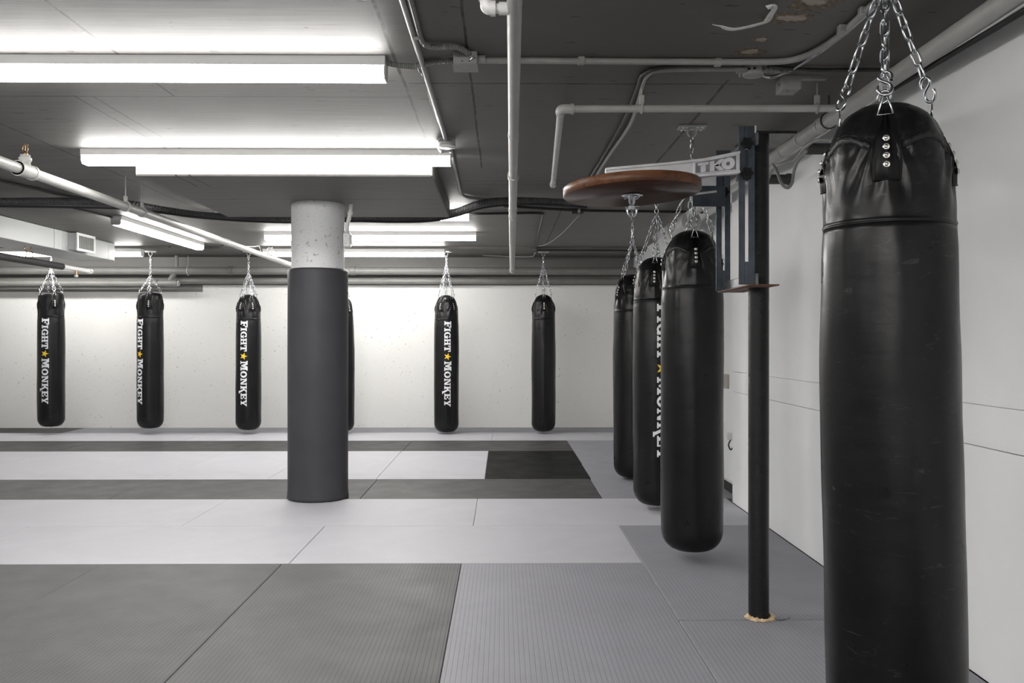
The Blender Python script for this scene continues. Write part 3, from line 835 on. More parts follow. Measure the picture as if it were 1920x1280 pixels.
# square bracket box
q = cz(1478, 160, CEIL - .03)
bx = MB().box((q.x, q.y, CEIL - .03), (.085, .11, .064), 'box_grey', ch=.003)
bx.cyl((q.x - .043, q.y, CEIL - .028), (q.x - .0445, q.y, CEIL - .028), .006, 'hole', 8)
bx.cyl((q.x - .01, q.y - .02, CEIL - .062), (q.x - .01, q.y - .02, CEIL - .0635), .004, 'hole', 8)
bx.box((q.x + .1, q.y - .03, CEIL - .006), (.13, .03, .014), 'box_grey')
tag(bx.build('bracket_box'), 'square grey steel bracket box on the ceiling left of the nearest chains', 'electrical box')
# little box with a drooping string
q = cz(1082, 397, CEIL - .02)
lb = MB().box((q.x, q.y, CEIL - .02), (.11, .10, .045), 'conduit_dark', ch=.003)
lb.cyl((q.x + .01, q.y - .12, CEIL - .02), (q.x + .02, q.y + .02, CEIL - .03), .014, 'conduit', 10)
tag(lb.build('junction_box'), 'small dark ceiling box left of the speed bag board', 'electrical box')
e = at_z(1010, 462, CEIL - .03)
s0 = q + Vector((.02, .03, -.03))
cable([s0, s0.lerp(e, .35) + Vector((0, 0, -.05)), s0.lerp(e, .7) + Vector((0, 0, -.05)), e], .002, 'cable_white', 'thin pale wire drooping from the small dark ceiling box', name='wire', n=6)
# peeling strip of paint on the ceiling
T = [cz(u, v, CEIL - z) for u, v, z in ((1340, 47, .02), (1352, 50, .035), (1372, 55, .045), (1395, 52, .04), (1420, 46, .03), (1437, 40, .02), (1445, 28, .012), (1452, 17, .02), (1450, 12, .035), (1438, 14, .03))]
P = smooth_path(T, 6)
W = [.011] * len(P)
vs, fs = [], []
for i, p in enumerate(P):
    t_ = (P[min(i + 1, len(P) - 1)] - P[max(i - 1, 0)]).normalized()
    k = i / len(P)
    s = t_.cross(Vector((0, 0, 1))).normalized()
    tw = Matrix.Rotation(1.3 * max(0, k - .55), 3, t_)
    s = tw @ s
    w = .013 * (1 - .6 * max(0, k - .5))
    nrm = s.cross(t_).normalized() * .0012
    vs += [p - s * w - nrm, p + s * w - nrm, p + s * w + nrm, p - s * w + nrm]
for i in range(len(P) - 1):
    for a in range(4):
        b = (a + 1) % 4
        fs.append((i * 4 + a, i * 4 + b, i * 4 + 4 + b, i * 4 + 4 + a))
fs += [(3, 2, 1, 0), tuple(range(len(vs) - 4, len(vs)))]
tag(MB().add(vs, fs, 'tape', True).build('peeling_strip'), 'white peeling strip curling down from the ceiling beside the bare patch', 'strip')
# small fittings on the recessed wall
q = at_x(1359.5, 714, XR - .006)
tag(MB().box((XR - .008, q.y, q.z), (.014, .22, .12), 'plate_beige', ch=.003).build('wall_plate'), 'small beige plate on the recessed white wall behind the tallest bag', 'wall plate')
q = at_x(1370, 822, XR - .03)
mb = MB().box((XR - .03, q.y, q.z + .02), (.06, .05, .06), 'pipe_white', ch=.008)
mb.tube(smooth_path([(XR - .03, q.y, q.z - .01), (XR - .05, q.y - .01, q.z - .05), (XR - .03, q.y, q.z - .09), (XR - .01, q.y, q.z - .07)], 6), .006, 'conduit_dark', 8)
tag(mb.build('wall_hook'), 'small white and dark hook on the recessed wall near the edge of the boarding', 'hook')

# ------------------------------------------------------------------ lettering
def arc_polys(cx, cy, rx, ry, ix, iy, a0, a1, n=14):
    out = []
    for i in range(n):
        t0, t1 = math.radians(a0 + (a1 - a0) * i / n), math.radians(a0 + (a1 - a0) * (i + 1) / n)
        out.append([(cx + rx * math.cos(t0), cy + ry * math.sin(t0)), (cx + rx * math.cos(t1), cy + ry * math.sin(t1)),
                    (cx + ix * math.cos(t1), cy + iy * math.sin(t1)), (cx + ix * math.cos(t0), cy + iy * math.sin(t0))])
    return out
def R_(x0, x1, y0, y1): return [(x0, y0), (x1, y0), (x1, y1), (x0, y1)]
GLY = {
 'F': (.74, [R_(.1, .34, 0, 1), R_(.0, .1, 0, .14), R_(.34, .46, 0, .14), R_(0, .1, .86, 1), R_(.34, .74, .84, 1), R_(.62, .74, .62, .84), R_(.34, .5, .43, .58), R_(.5, .58, .34, .67)]),
 'I': (.46, [R_(.11, .35, 0, 1), R_(0, .11, 0, .14), R_(.35, .46, 0, .14), R_(0, .11, .86, 1), R_(.35, .46, .86, 1)]),
 'G': (.84, arc_polys(.42, .5, .42, .52, .18, .36, 48, 312) + [R_(.56, .8, .0, .42), R_(.46, .88, .40, .54), R_(.62, .74, .66, .98)]),
 'H': (.86, [R_(.09, .31, 0, 1), R_(.55, .77, 0, 1), R_(.31, .55, .43, .58)] + [R_(a, a + .09, b, b + .14) for a in (0, .31, .46, .77) for b in (0, .86)]),
 'T': (.80, [R_(.28, .52, 0, .84), R_(0, .8, .84, 1), R_(0, .12, .6, .84), R_(.68, .8, .6, .84), R_(.17, .28, 0, .14), R_(.52, .63, 0, .14)]),
 'M': (1.10, [R_(.1, .26, 0, 1), R_(.78, 1.0, 0, 1), [(.26, 1), (.42, 1), (.60, .42), (.50, .12), (.26, .82)], [(.78, 1), (.64, 1), (.50, .52), (.52, .12), (.60, .12), (.78, .72)]] + [R_(a, b, c, c + .14) for a, b in ((0, .1), (1.0, 1.1)) for c in (0, .86)] + [R_(.26, .36, 0, .14), R_(.68, .78, 0, .14)]),
 'O': (.86, arc_polys(.43, .5, .43, .52, .18, .34, 0, 360, 22)),
 'N': (.92, [R_(.1, .25, 0, 1), R_(.67, .82, 0, 1), [(.25, 1), (.36, 1), (.67, .34), (.67, .0), (.60, 0), (.25, .72)], R_(0, .1, 0, .14), R_(.25, .36, 0, .14), R_(0, .1, .86, 1), R_(.57, .67, .86, 1), R_(.82, .92, .86, 1)]),
 'K': (.90, [R_(.1, .32, 0, 1), R_(0, .1, 0, .14), R_(.32, .42, 0, .14), R_(0, .1, .86, 1), R_(.32, .42, .86, 1), [(.32, .36), (.44, .36), (.76, .9), (.6, .9), (.32, .56)], R_(.52, .88, .86, 1),
            [(.42, .50), (.60, .58), (.92, -.2), (.72, -.32)], R_(.66, 1.02, -.36, -.22)]),
 'E': (.76, [R_(.1, .34, 0, 1), R_(0, .1, 0, .14), R_(0, .1, .86, 1), R_(.34, .76, .85, 1), R_(.64, .76, .64, .85), R_(.34, .52, .43, .58), R_(.52, .6, .34, .67), R_(.34, .76, 0, .15), R_(.64, .76, .15, .36)]),
 'Y': (.88, [R_(.32, .56, 0, .46), [(.1, .88), (.34, .88), (.50, .46), (.32, .40)], [(.78, .88), (.62, .88), (.42, .46), (.56, .40)], R_(.2, .32, 0, .14), R_(.56, .68, 0, .14), R_(0, .42, .86, 1), R_(.54, .88, .86, 1)]),
}
def word(txt, first=1.13, space=.05):
    """polygons of a word, first letter larger; cap height 1"""
    out, x = [], 0
    for i, ch in enumerate(txt):
        w, polys = GLY[ch]; k = first if i == 0 else 1.0
        out += [[(x + a * k, b * k) for a, b in p] for p in polys]
        x += w * k + space
    return out, x - space

# ------------------------------------------------------------------ heavy bags
def bag_surface(seed, R, H, n, dome, lean):
    """radius of the bag at height z and angle th (0 faces local -Y)"""
    def prof(z):
        if z < .12:
            t = 1 - z / .12
            return R * (.42 + .58 * math.sqrt(max(0, 1 - t ** 2.1)))
        P = [(.12, 1.0), (H * .35, 1.015), (H * .6, 1.02), (H - .42, .99), (H - .30, .955), (H - .2, .905 if dome > .5 else .945)]
        if dome > .5: P += [(H - .145, .865), (H - .10, .815), (H - .062, .725), (H - .03, .58), (H - .008, .36), (H, .12)]
        else: P += [(H - .10, .935), (H - .055, .91), (H - .03, .86), (H - .014, .76), (H - .006, .6), (H, .12)]
        for (z0, a), (z1, b) in zip(P, P[1:]):
            if z <= z1:
                t = (z - z0) / (z1 - z0); t = t if dome > .5 and z > H - .15 else t * t * (3 - 2 * t)
                return R * (a + (b - a) * t)
        return R * .12
    zs = H - .33
    def rad(th, z):
        r = prof(z)
        top = min(1, max(0, (z - (H - .40)) / .30)); top = top * top * (3 - 2 * top)
        edge = min(1, max(0, (H - z) / .05))
        k = R / .17
        nz = noise.noise(Vector((math.sin(th) * 1.3 + seed * 7.1, math.cos(th) * 1.3, z * 1.7)))
        r += .006 * k * nz * min(1, z / .1) * edge
        nz2 = noise.noise(Vector((math.sin(th) * 2.6 + seed * 3.3, math.cos(th) * 2.6, z * 5.0)))
        r += .0022 * nz2 * min(1, z / .1) * edge
        if top > 0:
            d = ((th * n / (2 * PI)) + .5) % 1 - .5          # -.5 .. .5 about the nearest strap
            da = d * 2 * PI / n
            spread = .10 + max(0, (H - .10 - z)) * 1.6
            ph = da / spread
            fold = math.cos(ph * 5.2) * math.exp(-(ph * .5) ** 2)
            r += top * edge * (.015 * fold * math.exp(-abs(da) * .8) * min(1, .25 + max(0, (z - (H - .34)) / .2)) - .024 * math.exp(-(da / .16) ** 2) * min(1, max(0, (z - (H - .17)) / .10)))
            r += top * edge * .0032 * noise.noise(Vector((th * 5.5, z * 3, seed * 5)))
        r += .0028 * math.exp(-((z - zs) / .0045) ** 2)
        return r
    def pos(th, z, off=0.0):
        r = rad(th, z) + off
        l = lean * z / H
        return Vector((r * math.sin(th) + l, -r * math.cos(th), z))
    return pos, zs

def bag_body_mesh(pos, H, zs, m, name, root, NT_=112):
    zz = [0.0, .002, .006, .012, .02, .03, .045, .06, .075, .09, .105, .12]
    z = .15
    while z < H - .42: zz.append(z); z += .045
    while z < H - .16: zz.append(z); z += .014
    while z < H - .004: zz.append(z); z += .008
    zz += [zs - .006, zs - .003, zs, zs + .003, zs + .006, H]
    zz = sorted(set(zz))
    vs, fs = [], []
    for z in zz:
        for k in range(NT_): vs.append(pos(2 * PI * k / NT_, z))
    nr = len(zz)
    for i in range(nr - 1):
        for k in range(NT_):
            l = (k + 1) % NT_
            fs.append((i * NT_ + k, i * NT_ + l, (i + 1) * NT_ + l, (i + 1) * NT_ + k))
    c0 = sum((v for v in vs[:NT_]), Vector()) / NT_ + Vector((0, 0, -.004)); c1 = sum((v for v in vs[-NT_:]), Vector()) / NT_
    vs += [c0, c1]
    a, b = len(vs) - 2, len(vs) - 1
    for k in range(NT_):
        l = (k + 1) % NT_
        fs.append((l, k, a)); fs.append(((nr - 1) * NT_ + k, (nr - 1) * NT_ + l, b))
    return MB().add(vs, fs, m, True).build(name, root)

def chain_mb(p0, p1, mb=None, pitch=.040, wire=.0034, half=.0095, twist0=0):
    mb = mb or MB()
    p0, p1 = Vector(p0), Vector(p1)
    D = (p1 - p0); L = D.length; D.normalize()
    n = max(1, round(L / pitch)); st = L / n
    U = D.orthogonal().normalized(); W = D.cross(U)
    hl = st / 2 + wire * 1.0
    for i in range(n):
        c = p0 + D * (st * (i + .5))
        a = twist0 + (i % 2) * PI / 2 + random.uniform(-.18, .18) + i * .06
        s = U * math.cos(a) + W * math.sin(a)
        pts = []
        for j in range(5):
            t = -PI / 2 + PI * j / 4
            pts.append(c + s * half * math.sin(-t) * -1 + D * (hl - half + half * math.cos(t)))
        for j in range(5):
            t = PI / 2 + PI * j / 4
            pts.append(c + s * half * math.sin(t) + D * (-(hl - half) + half * math.cos(t)))
        mb.tube(pts, wire, 'chrome', 6, closed=True)
    return mb

def heavy_bag(loc, facing, label, group, R=.168, H=1.83, apex=.34, n=4, ang=0.0, dome=1.0, text=None, seed=1, lean=0.0, top=CEIL, leather='leather', zipper=False, skew=0.0):
    """facing: direction angle that local angle 0 turns to; ang: first strap relative to that; text: angle of the lettering"""
    t = thing('heavy_bag', label, 'punching bag', (0, 0, 0), group)
    pos, zs = bag_surface(seed, R, H, n, dome, lean)
    def P(a, z, off=0.0): return pos(a, z, off)
    bag_body_mesh(pos, H, zs, leather, 'body', t)
    hook_z, ring_r = H - (.045 if dome > .5 else .012), R * (.66 if dome > .5 else .80)
    apex_p = Vector((lean * 1.0, 0, H + apex))
    for k in range(n):
        th = 2 * PI * k / n
        # strap patch: rectangle below, tapering to the ring above
        rows = [(H - .232, .036), (H - .228, .0375), (H - .18, .0375), (H - .125, .0365), (H - .105, .030), (H - .085, .022), (H - .06, .014), (H - .035 if dome > .5 else H - .045, .012)]
        vs, fs = [], []; NC = 7
        for z, hw in rows:
            for c in range(NC):
                s = -hw + 2 * hw * c / (NC - 1)
                lip = 0.0 if 0 < c < NC - 1 and z > H - .231 else -.006
                vs.append(P(th + s / R, z, .0045 + lip))
        for i in range(len(rows) - 1):
            for c in range(NC - 1):
                fs.append((i * NC + c, i * NC + c + 1, (i + 1) * NC + c + 1, (i + 1) * NC + c))
        st = MB().add(vs, fs, 'strap', True)
        # raised welt round the patch
        for hw in (.0365,):
            loop = [P(th + s / R, z, .0052) for s, z in [(-hw, H - .125), (-hw, H - .16), (-hw, H - .2), (-hw, H - .229), (0, H - .229), (hw, H - .229), (hw, H - .2), (hw, H - .16), (hw, H - .125)]]
            st.tube(loop, .0014, 'strap', 6)
        st = st.build('strap', t)
        for j in range(4):
            z = H - .122 - .0235 * j
            c0, nrm = P(th, z, .004), (P(th, z, .02) - P(th, z, .0)).normalized()
            MB().lathe([(.0088, 0), (.0086, .0018), (.006, .0028), (.0055, .0026), (.0042, .005), (.001, .0058), (.0002, .0058)], 'rivet', 14, c0, axis=nrm).build('rivet', st)
        # triangle ring and S hook
        rp = P(th, H - (.052 if dome > .5 else .05), .004)
        out = Vector((math.sin(th), -math.cos(th), 0)); side = Vector((math.cos(th), math.sin(th), 0))
        hp = Vector((lean, 0, 0)) + out * (ring_r * 1.0) + Vector((0, 0, H - (.0 if dome > .5 else -.012)))
        MB().tube([rp - side * .019, rp + side * .019, hp + side * .003, hp - side * .003], .0026, 'chrome', 8, closed=True).build('ring', t)
        dirv = (apex_p - hp).normalized()
        nn = dirv.cross(side).normalized()
        hax = side if k % 2 == 0 else (side * .75 + nn * .65).normalized()
        S2 = [(-.016, -.006), (-.0175, -.017), (-.010, -.030), (.002, -.034), (.013, -.028), (.0165, -.016), (.010, -.002), (-.010, .010), (-.0155, .020), (-.011, .031), (0, .0355), (.012, .030), (.0165, .018), (.015, .009)]
        MB().tube(smooth_path([hp + hax * x + dirv * (y + .031) for x, y in S2], 3), .0042, 'chrome', 8).build('hook', t)
        cs = hp + dirv * .066
        chain_mb(cs, apex_p + (cs - apex_p).normalized() * .01, twist0=k * 1.1).build('chain', t)
    # ring the four chains meet in, swivel, chain to the ceiling and plate
    th_ = top - (loc[2])
    z = H + apex
    mb = MB().tube([apex_p + Vector((.014 * math.cos(a), 0, .012 + .016 * math.sin(a))) for a in [i * PI / 7 for i in range(14)]], .0035, 'chrome', 8, closed=True)
    mb.cyl(apex_p + Vector((0, 0, .028)), apex_p + Vector((0, 0, .05)), .0085, 'chrome', 12)
    mb.tube([apex_p + Vector((.011 * math.cos(a), 0, .062 + .014 * math.sin(a))) for a in [i * PI / 7 for i in range(14)]], .0032, 'chrome', 8, closed=True)
    mb.build('swivel', t)
    if th_ - z > .16:
        chain_mb(apex_p + Vector((0, 0, .074)), Vector((lean, 0, th_ - .055)), pitch=.04, half=.010, wire=.0034).build('chain', t)
    mb = MB().box((lean, 0, th_ - .004), (.16, .11, .008), 'box_grey', ch=.002)
    for sx in (-.055, -.03, .03, .055):
        for sy in (-.03, .03): mb.lathe([(.009, -.008), (.009, -.013), (.005, -.018), (.001, -.018)], 'chrome', 8, (lean + sx, sy, th_))
    mb.build('ceiling_plate', t)
    MB().tube([(lean + .024 * math.cos(a), 0, th_ - .034 + .026 * math.sin(a)) for a in [i * PI / 9 for i in range(18)]], .005, 'conduit', 8, closed=True).build('eye_ring', t)
    # ring under the bag
    MB().tube([(.012 * math.cos(a), 0, -.006 + .009 * math.sin(a)) for a in [i * PI / 6 for i in range(12)]], .002, 'chrome', 6, closed=True).build('bottom_ring', t)
    if zipper:
        for (a0, a1) in ((.26, 2 * PI / n - .26),):
            for k in range(n):
                vs, fs = [], []; N = 24
                for i in range(N + 1):
                    th = 2 * PI * k / n + a0 + (a1 - a0) * i / N
                    s = math.sin(PI * i / N)
                    zb = H - .138 + .030 * s
                    for dz, off in ((-.011, .0005), (-.009, .004), (0, .0045), (.009, .004), (.011, .0005)):
                        vs.append(P(th, zb + dz, off))
                for i in range(N):
                    for c in range(4): fs.append((i * 5 + c, i * 5 + 5 + c, i * 5 + 6 + c, i * 5 + 1 + c))
                zm = MB().add(vs, fs, 'zip', True)
                for c in (0, 4): zm.tube([vs[i * 5 + c] for i in range(N + 1)], .0022, leather, 6)
                zm.build('zipper', t)
    if text is not None:
        tr = text - ang
        def put(polys, x0, sx, h, m, name, lab):
            mb = MB()
            for p in polys:
                cx = sum(a for a, _ in p) / len(p)
                # cut each shape into strips so that it follows the curve
                vs = []; 
                for a, b in p: vs.append((a, b))
                K = len(vs)
                def emit(q):
                    mb.add([P(tr + (b - .5) * h / R, x0 - a * sx, .0022) for a, b in q], [tuple(range(len(q)))], m)
                def split(q, depth):
                    ys = [b for _, b in q]
                    if depth == 0 or max(ys) - min(ys) < .2: emit(q); return
                    mid = (max(ys) + min(ys)) / 2
                    lo, hi = [], []
                    for i in range(len(q)):
                        (a0, b0), (a1, b1) = q[i], q[(i + 1) % len(q)]
                        if b0 <= mid: lo.append((a0, b0))
                        if b0 >= mid: hi.append((a0, b0))
                        if (b0 - mid) * (b1 - mid) < 0:
                            s = (mid - b0) / (b1 - b0); ip = (a0 + (a1 - a0) * s, mid); lo.append(ip); hi.append(ip)
                    for q2 in (lo, hi):
                        if len(q2) >= 3: split(q2, depth - 1)
                split(vs, 3)
            o = mb.build(name, t); o['label'] = lab
            return o
        zt = H - .355
        p1, w1 = word('FIGHT'); p2, w2 = word('MONKEY')
        both = [(p, .405 / w1, zt) for p in (p1,)]
        h = .082
        put(p1, zt, .405 / w1, h, 'letter', 'lettering', 'white printed word FIGHT')
        star = []
        pts = [((.5 if i % 2 == 0 else .20) * math.sin(i * PI / 5), (.5 if i % 2 == 0 else .20) * math.cos(i * PI / 5)) for i in range(10)]
        star = [[(.5, .5), (.5 + pts[i][0], .5 + pts[i][1]), (.5 + pts[(i + 1) % 10][0], .5 + pts[(i + 1) % 10][1])] for i in range(10)]
        put(star, zt - .418, .1, .1, 'star', 'star', 'yellow printed star')
        put(p2, zt - .53, .60 / w2, h, 'letter', 'lettering', 'white printed word MONKEY')
    t.location = loc
    t.rotation_euler = (0, 0, facing + ang)
    return t

def face_cam(x, y): return -math.atan2(x, y)
GB, GR = 'heavy bags along the back wall', 'heavy bags along the right wall'
YBAG = 11.75
def back_bag(u, vt, vb, label, **kw):
    p = at_y(u, vb, YBAG); q = at_y(u, vt, YBAG)
    heavy_bag((p.x, YBAG, p.z), face_cam(p.x, YBAG), label, GB, H=q.z - p.z, top=BEAM, **kw)
D2 = math.radians
back_bag(96, 547, 799, 'black heavy bag with white lettering, first from the left on the back wall', ang=D2(15), text=D2(-26), dome=0, apex=.30, seed=11)
back_bag(282, 548, 802, 'black heavy bag second from the left, its white lettering on its left edge', ang=D2(-8), text=D2(-50), dome=0, apex=.22, seed=12)
back_bag(466, 552, 805, 'black heavy bag with white lettering just left of the padded pillar', ang=D2(20), text=D2(-22), n=6, apex=.30, seed=13, R=.165)
back_bag(641, 556, 808, 'black heavy bag mostly hidden behind the padded pillar', ang=D2(40), apex=.34, seed=14, R=.165)
back_bag(837, 553, 809, 'black heavy bag with white lettering just right of the padded pillar', ang=D2(-32), text=D2(5), n=5, dome=1, apex=.42, seed=15, R=.164)
back_bag(1019, 552, 808, 'plain black heavy bag without lettering at the right end of the back wall', ang=D2(4), dome=1, apex=.40, seed=16, R=.16)
def right_bag(x, y, z0, H, label, **kw):
    return heavy_bag((x, y, z0), face_cam(x, y), label, GR, H=H, **kw)
right_bag(1.172, 7.9, .018, 1.83, 'black heavy bag farthest back of the right wall row, partly covered', ang=D2(-52), apex=.33, seed=21, R=.172)
right_bag(1.142, 6.49, .035, 1.835, 'black heavy bag with lettering at its right edge, third from the camera on the right', ang=D2(-5), text=D2(15), apex=.33, seed=22, R=.172)
right_bag(1.083, 5.0, .055, 1.825, 'plain black heavy bag just left of the black pole', ang=D2(8), apex=.34, seed=23, R=.175, zipper=True)
right_bag(1.062, 2.345, .04, 1.847, 'largest black heavy bag nearest the camera, with scuff marks', ang=D2(1), apex=.36, seed=24, R=.174, lean=-.03, leather='leather_near', zipper=True)

# ------------------------------------------------------------------ pole and speed bag platform
PX, PY = 1.153, 3.93
PT = CAM_H + .925
po = thing('pole', 'black steel pole standing through the mats, carrying the speed bag platform', 'pole', (PX, PY, 0))
mb = MB().cyl((PX, PY, .0), (PX, PY, PT - .006), .0455, 'crackle', 40); mb.build('tube', po)
MB().box((PX + .055, PY + .09, PT), (.20, .30, .012), 'crackle', ch=.002).build('top_plate', po)
vs, fs = [], []; n = 48
for k in range(n):
    a = 2 * PI * k / n
    j = random.uniform(-.005, .005)
    for r, z in ((.044, .012 + j), (.053, .014 + j), (.060 + j, .008), (.064 + j * 1.5, .0015)):
        vs.append((PX + .006 + (r) * math.cos(a) * (1.05 if math.cos(a) > 0 else 1), PY - .002 + r * math.sin(a), z))
for k in range(n):
    l = (k + 1) % n
    for c in range(3): fs.append((k * 4 + c, k * 4 + c + 1, l * 4 + c + 1, l * 4 + c))
tag(MB().add(vs, fs, 'foam').build('foam_collar', po), 'torn tan foam round the foot')
fl = MB().prism([(.08 * math.cos(a), .035 * math.sin(a)) for a in [i * PI / 10 for i in range(20)]], .001, .006, 'mat_mid', ((PX + .06, PY + .0, 0), (1, 0, 0), (0, 1, 0), (0, 0, 1)))
tag(fl.build('mat_flap', po), 'small flap of cut grey mat')

sbp = thing('speed_bag_platform', 'round walnut speed bag board on two metal arms bolted to the black pole', 'speed bag platform', (PX - .5, PY, CAM_H + .24))
CX1, CY1, CX2, CY2 = 1.062, 3.80, 1.082, 4.285
ZB, ZT = CAM_H + .243, CAM_H + .934
def channel(cx, cy, zb, zt, name):
    """upright angle iron whose wide face, with a long slot, looks at the camera"""
    mb = MB(); w, d, th = .070, .05, .006
    sw = .0145
    zs0, zs1 = zb + .10, zt - .08
    for s in (-1, 1):
        ww = (w - sw) / 2
        mb.box((cx + s * (sw / 2 + ww / 2), cy, (zb + zt) / 2), (ww, th, zt - zb), 'steel_blue', ch=.0012)
    mb.box((cx, cy, (zb + zs0) / 2), (sw, th, zs0 - zb), 'steel_blue')
    mb.box((cx, cy, (zs1 + zt) / 2), (sw, th, zt - zs1), 'steel_blue')
    mb.box((cx + w / 2 - th / 2, cy + d / 2, (zb + zt) / 2), (th, d, zt - zb), 'steel_edge', ch=.0012)
    return mb.build(name, sbp)
channel(CX1, CY1, ZB, ZT, 'slotted_upright')
channel(CX2, CY2, ZB, ZT, 'slotted_upright')
# cross bars behind the uprights
for z, lab in ((ZB + .02, 'lower'), (ZT - .06, 'upper')):
    mb = MB().box((1.10, 4.05, z), (.012, .56, .055), 'steel_edge', ch=.002)
    mb.build('cross_bar', sbp)
mb = MB().box((1.125, 4.03, ZB - .004), (.13, .56, .006), 'rust', ch=.001)
mb.build('foot_plate', sbp)
mb = MB().box((1.10, CY1 + .03, ZT - .035), (.008, .07, .075), 'pipe_white', ch=.002)
mb.cyl((1.094, CY1 + .02, ZT - .025), (1.096, CY1 + .02, ZT - .025), .006, 'hole', 8)
mb.build('end_plate', sbp)
# the board: slightly tilted, rim of walnut segments and a dark underside
BC = Vector((.572, 3.87, CAM_H + .647)); BR = .304
tilt = Matrix.Rotation(-math.radians(2.4), 3, 'Y') @ Matrix.Rotation(-math.radians(1.6), 3, 'X')
UP = tilt @ Vector((0, 0, 1))
mb = MB().lathe([(BR - .004, 0), (BR, .004), (BR, .038), (BR - .004, .042), (.001, .042)], 'wood', 96, BC, axis=UP)
mb.build('rim', sbp)
mb = MB().lathe([(.001, -.001), (BR - .004, -.001), (BR - .004, .003)], 'wood_dark', 96, BC, axis=UP)
mb.build('board', sbp)
# cast arms
def arm(ya, xr, zr_top, name):
    Z0 = BC.z
    L0 = BC + tilt @ Vector((-.13, ya - BC.y, .043))
    zt_r, zb_r = zr_top, zr_top - .094
    mb = MB(); th = .032
    xs = [L0.x, L0.x + .02, L0.x + .26, L0.x + .42, xr - .01]
    top = [L0.z + .050, L0.z + .053, L0.z + .074, L0.z + .092, zt_r]
    bot = [L0.z, L0.z, L0.z + .003, (L0.z + zb_r) / 2, zb_r]
    # profile as a set of slabs, front flange above and below a web
    poly = list(zip(xs, bot)) + list(zip(xs[::-1], top[::-1]))
    mb.prism(poly, -th / 2 + .006, th / 2, 'alu', ((0, ya, 0), (1, 0, 0), (0, 0, 1), (0, 1, 0)))
    # raised flanges
    for i in range(4):
        for e, sgn in ((top, -1), (bot, 1)):
            q = [(xs[i], e[i]), (xs[i + 1], e[i + 1]), (xs[i + 1], e[i + 1] + sgn * .010), (xs[i], e[i] + sgn * .010)]
            mb.prism(q if sgn > 0 else q[::-1], -th / 2 - .004, -th / 2 + .007, 'alu', ((0, ya, 0), (1, 0, 0), (0, 0, 1), (0, 1, 0)))
    o = mb.build(name, sbp)
    return o, xs, top, bot, ya - th / 2
a1, xs, top, bot, yf = arm(3.755, CX1 - .035, CAM_H + .812, 'arm')
arm(4.25, CX2 - .035, CAM_H + .812, 'arm')
# name plate with raised letters on the front arm
def lerp_edge(e, x):
    for i in range(len(xs) - 1):
        if xs[i] <= x <= xs[i + 1]:
            t = (x - xs[i]) / (xs[i + 1] - xs[i]); return e[i] + (e[i + 1] - e[i]) * t
    return e[-1]
x0, x1 = .825, 1.000
def onarm(s, t): 
    x = x0 + (x1 - x0) * s
    lo, hi = lerp_edge(bot, x) + .016, lerp_edge(top, x) - .016
    return (x, lo + (hi - lo) * t)
fr = ((0, yf, 0), (1, 0, 0), (0, 0, 1), (0, 1, 0))
mb = MB()
mb.prism([onarm(0, 0), onarm(1, 0), onarm(1, 1), onarm(0, 1)], .0015, .0075, 'alu_dark', fr)
for q in ([onarm(-.03, -.08), onarm(1.03, -.08), onarm(1.03, 0), onarm(-.03, 0)], [onarm(-.03, 1), onarm(1.03, 1), onarm(1.03, 1.08), onarm(-.03, 1.08)],
          [onarm(-.03, 0), onarm(0, 0), onarm(0, 1), onarm(-.03, 1)], [onarm(1, 0), onarm(1.03, 0), onarm(1.03, 1), onarm(1, 1)]):
    mb.prism(q, -.004, .0075, 'alu', fr)
mb.build('name_plate', a1)
TKO = [R_(.06, .32, .70, .94), R_(.13, .25, .06, .70),
       R_(.35, .46, .06, .94), [(.46, .42), (.56, .42), (.71, .94), (.59, .94), (.46, .60)], [(.46, .50), (.56, .58), (.70, .06), (.58, .06)]] + arc_polys(.80, .5, .165, .46, .05, .16, 0, 360, 22)
mb = MB()
for p in TKO: mb.prism([onarm(a, b) for a, b in p], -.004, .004, 'alu', fr)
tag(mb.build('lettering', a1), 'raised metal letters TKO')
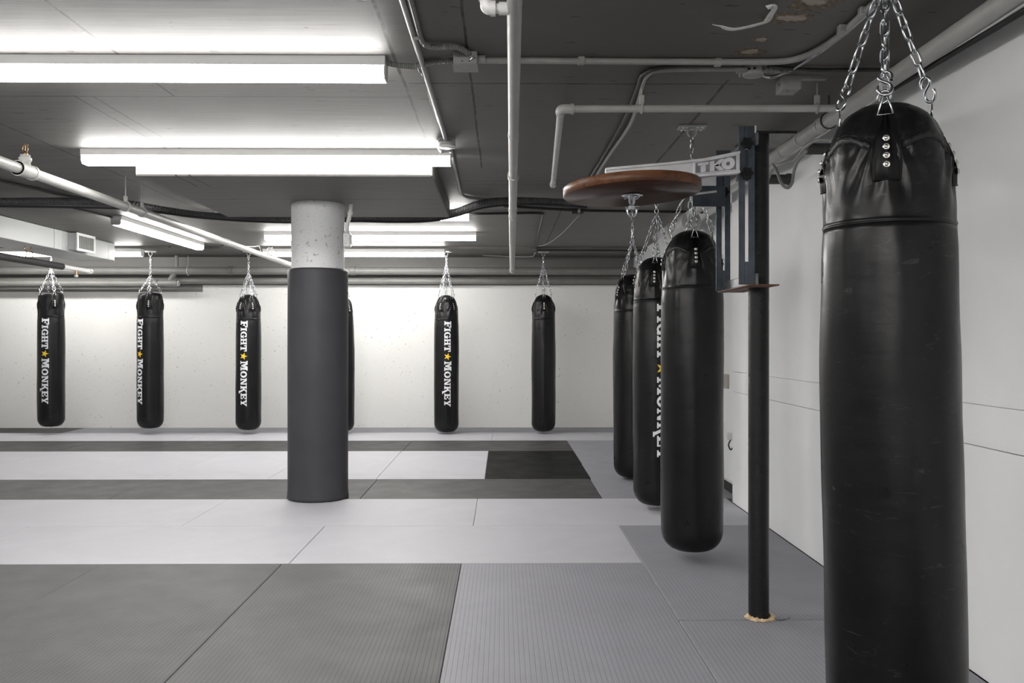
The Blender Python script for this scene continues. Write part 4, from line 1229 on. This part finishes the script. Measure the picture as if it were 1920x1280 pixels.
# sliding clamps and knobs
for cx, cy in ((CX1, CY1), (CX2, CY2)):
    MB().box((cx - .01, cy + .022, CAM_H + .765), (.055, .03, .135), 'steel_blue', ch=.002).build('clamp', sbp)
    for z in (CAM_H + .855, CAM_H + .725):
        mb = MB()
        pts = [((.024 + .005 * math.cos(i * PI * 2 / 3.0)) * math.cos(i * PI / 9), (.024 + .005 * math.cos(i * PI * 2 / 3.0)) * math.sin(i * PI / 9)) for i in range(18)]
        mb.prism(pts, -.024, -.006, 'knob', ((cx - .002, cy - .002, z), (1, 0, 0), (0, 0, 1), (0, 1, 0)))
        mb.cyl((cx - .002, cy + .0, z), (cx - .002, cy - .03, z), .010, 'knob', 12)
        mb.build('knob', sbp)
# blue steel side plate seen below the front arm, between board and rear upright
MB().box((1.00, 4.235, CAM_H + .70), (.16, .006, .10), 'steel_blue', ch=.001).build('side_plate', sbp)
# swivel under the board
S = BC + UP * -.002
mb = MB().lathe([(.001, -.0), (.047, -.0), (.049, -.004), (.038, -.009), (.016, -.011), (.014, -.036), (.010, -.04), (.010, -.05), (.001, -.05)], 'chrome', 32, S)
for k in range(4):
    a = PI / 4 + k * PI / 2; mb.lathe([(.007, -.006), (.007, -.012), (.003, -.016), (.0005, -.016)], 'chrome', 10, S + Vector((.036 * math.cos(a), .036 * math.sin(a), 0)))
sw = mb.build('swivel', sbp)
MB().box(S + Vector((0, 0, -.058)), (.030, .022, .020), 'chrome', ch=.003).cyl(S + Vector((-.026, 0, -.062)), S + Vector((.026, 0, -.062)), .006, 'chrome', 12).build('clevis', sw)
MB().tube(smooth_path([S + Vector((-.019, 0, -.058)), S + Vector((-.020, 0, -.075)), S + Vector((-.014, 0, -.090)), S + Vector((0, 0, -.097)), S + Vector((.014, 0, -.090)), S + Vector((.020, 0, -.075)), S + Vector((.019, 0, -.058))], 6), .0045, 'chrome', 10).build('shackle', sw)

# ------------------------------------------------------------------ world and colour management
w = bpy.data.worlds.new('world'); scene.world = w; w.use_nodes = True
w.node_tree.nodes['Background'].inputs[0].default_value = (.02, .02, .022, 1)
w.node_tree.nodes['Background'].inputs[1].default_value = .0
scene.view_settings.view_transform = 'Standard'
scene.view_settings.look = 'None'
scene.view_settings.gamma = 1
scene.view_settings.use_curve_mapping = False
scene.view_settings.exposure = 2.1
try:
    scene.cycles.use_denoising = True
    scene.cycles.max_bounces = 10
    scene.cycles.diffuse_bounces = 8
    scene.cycles.sample_clamp_indirect = 6
except Exception: pass
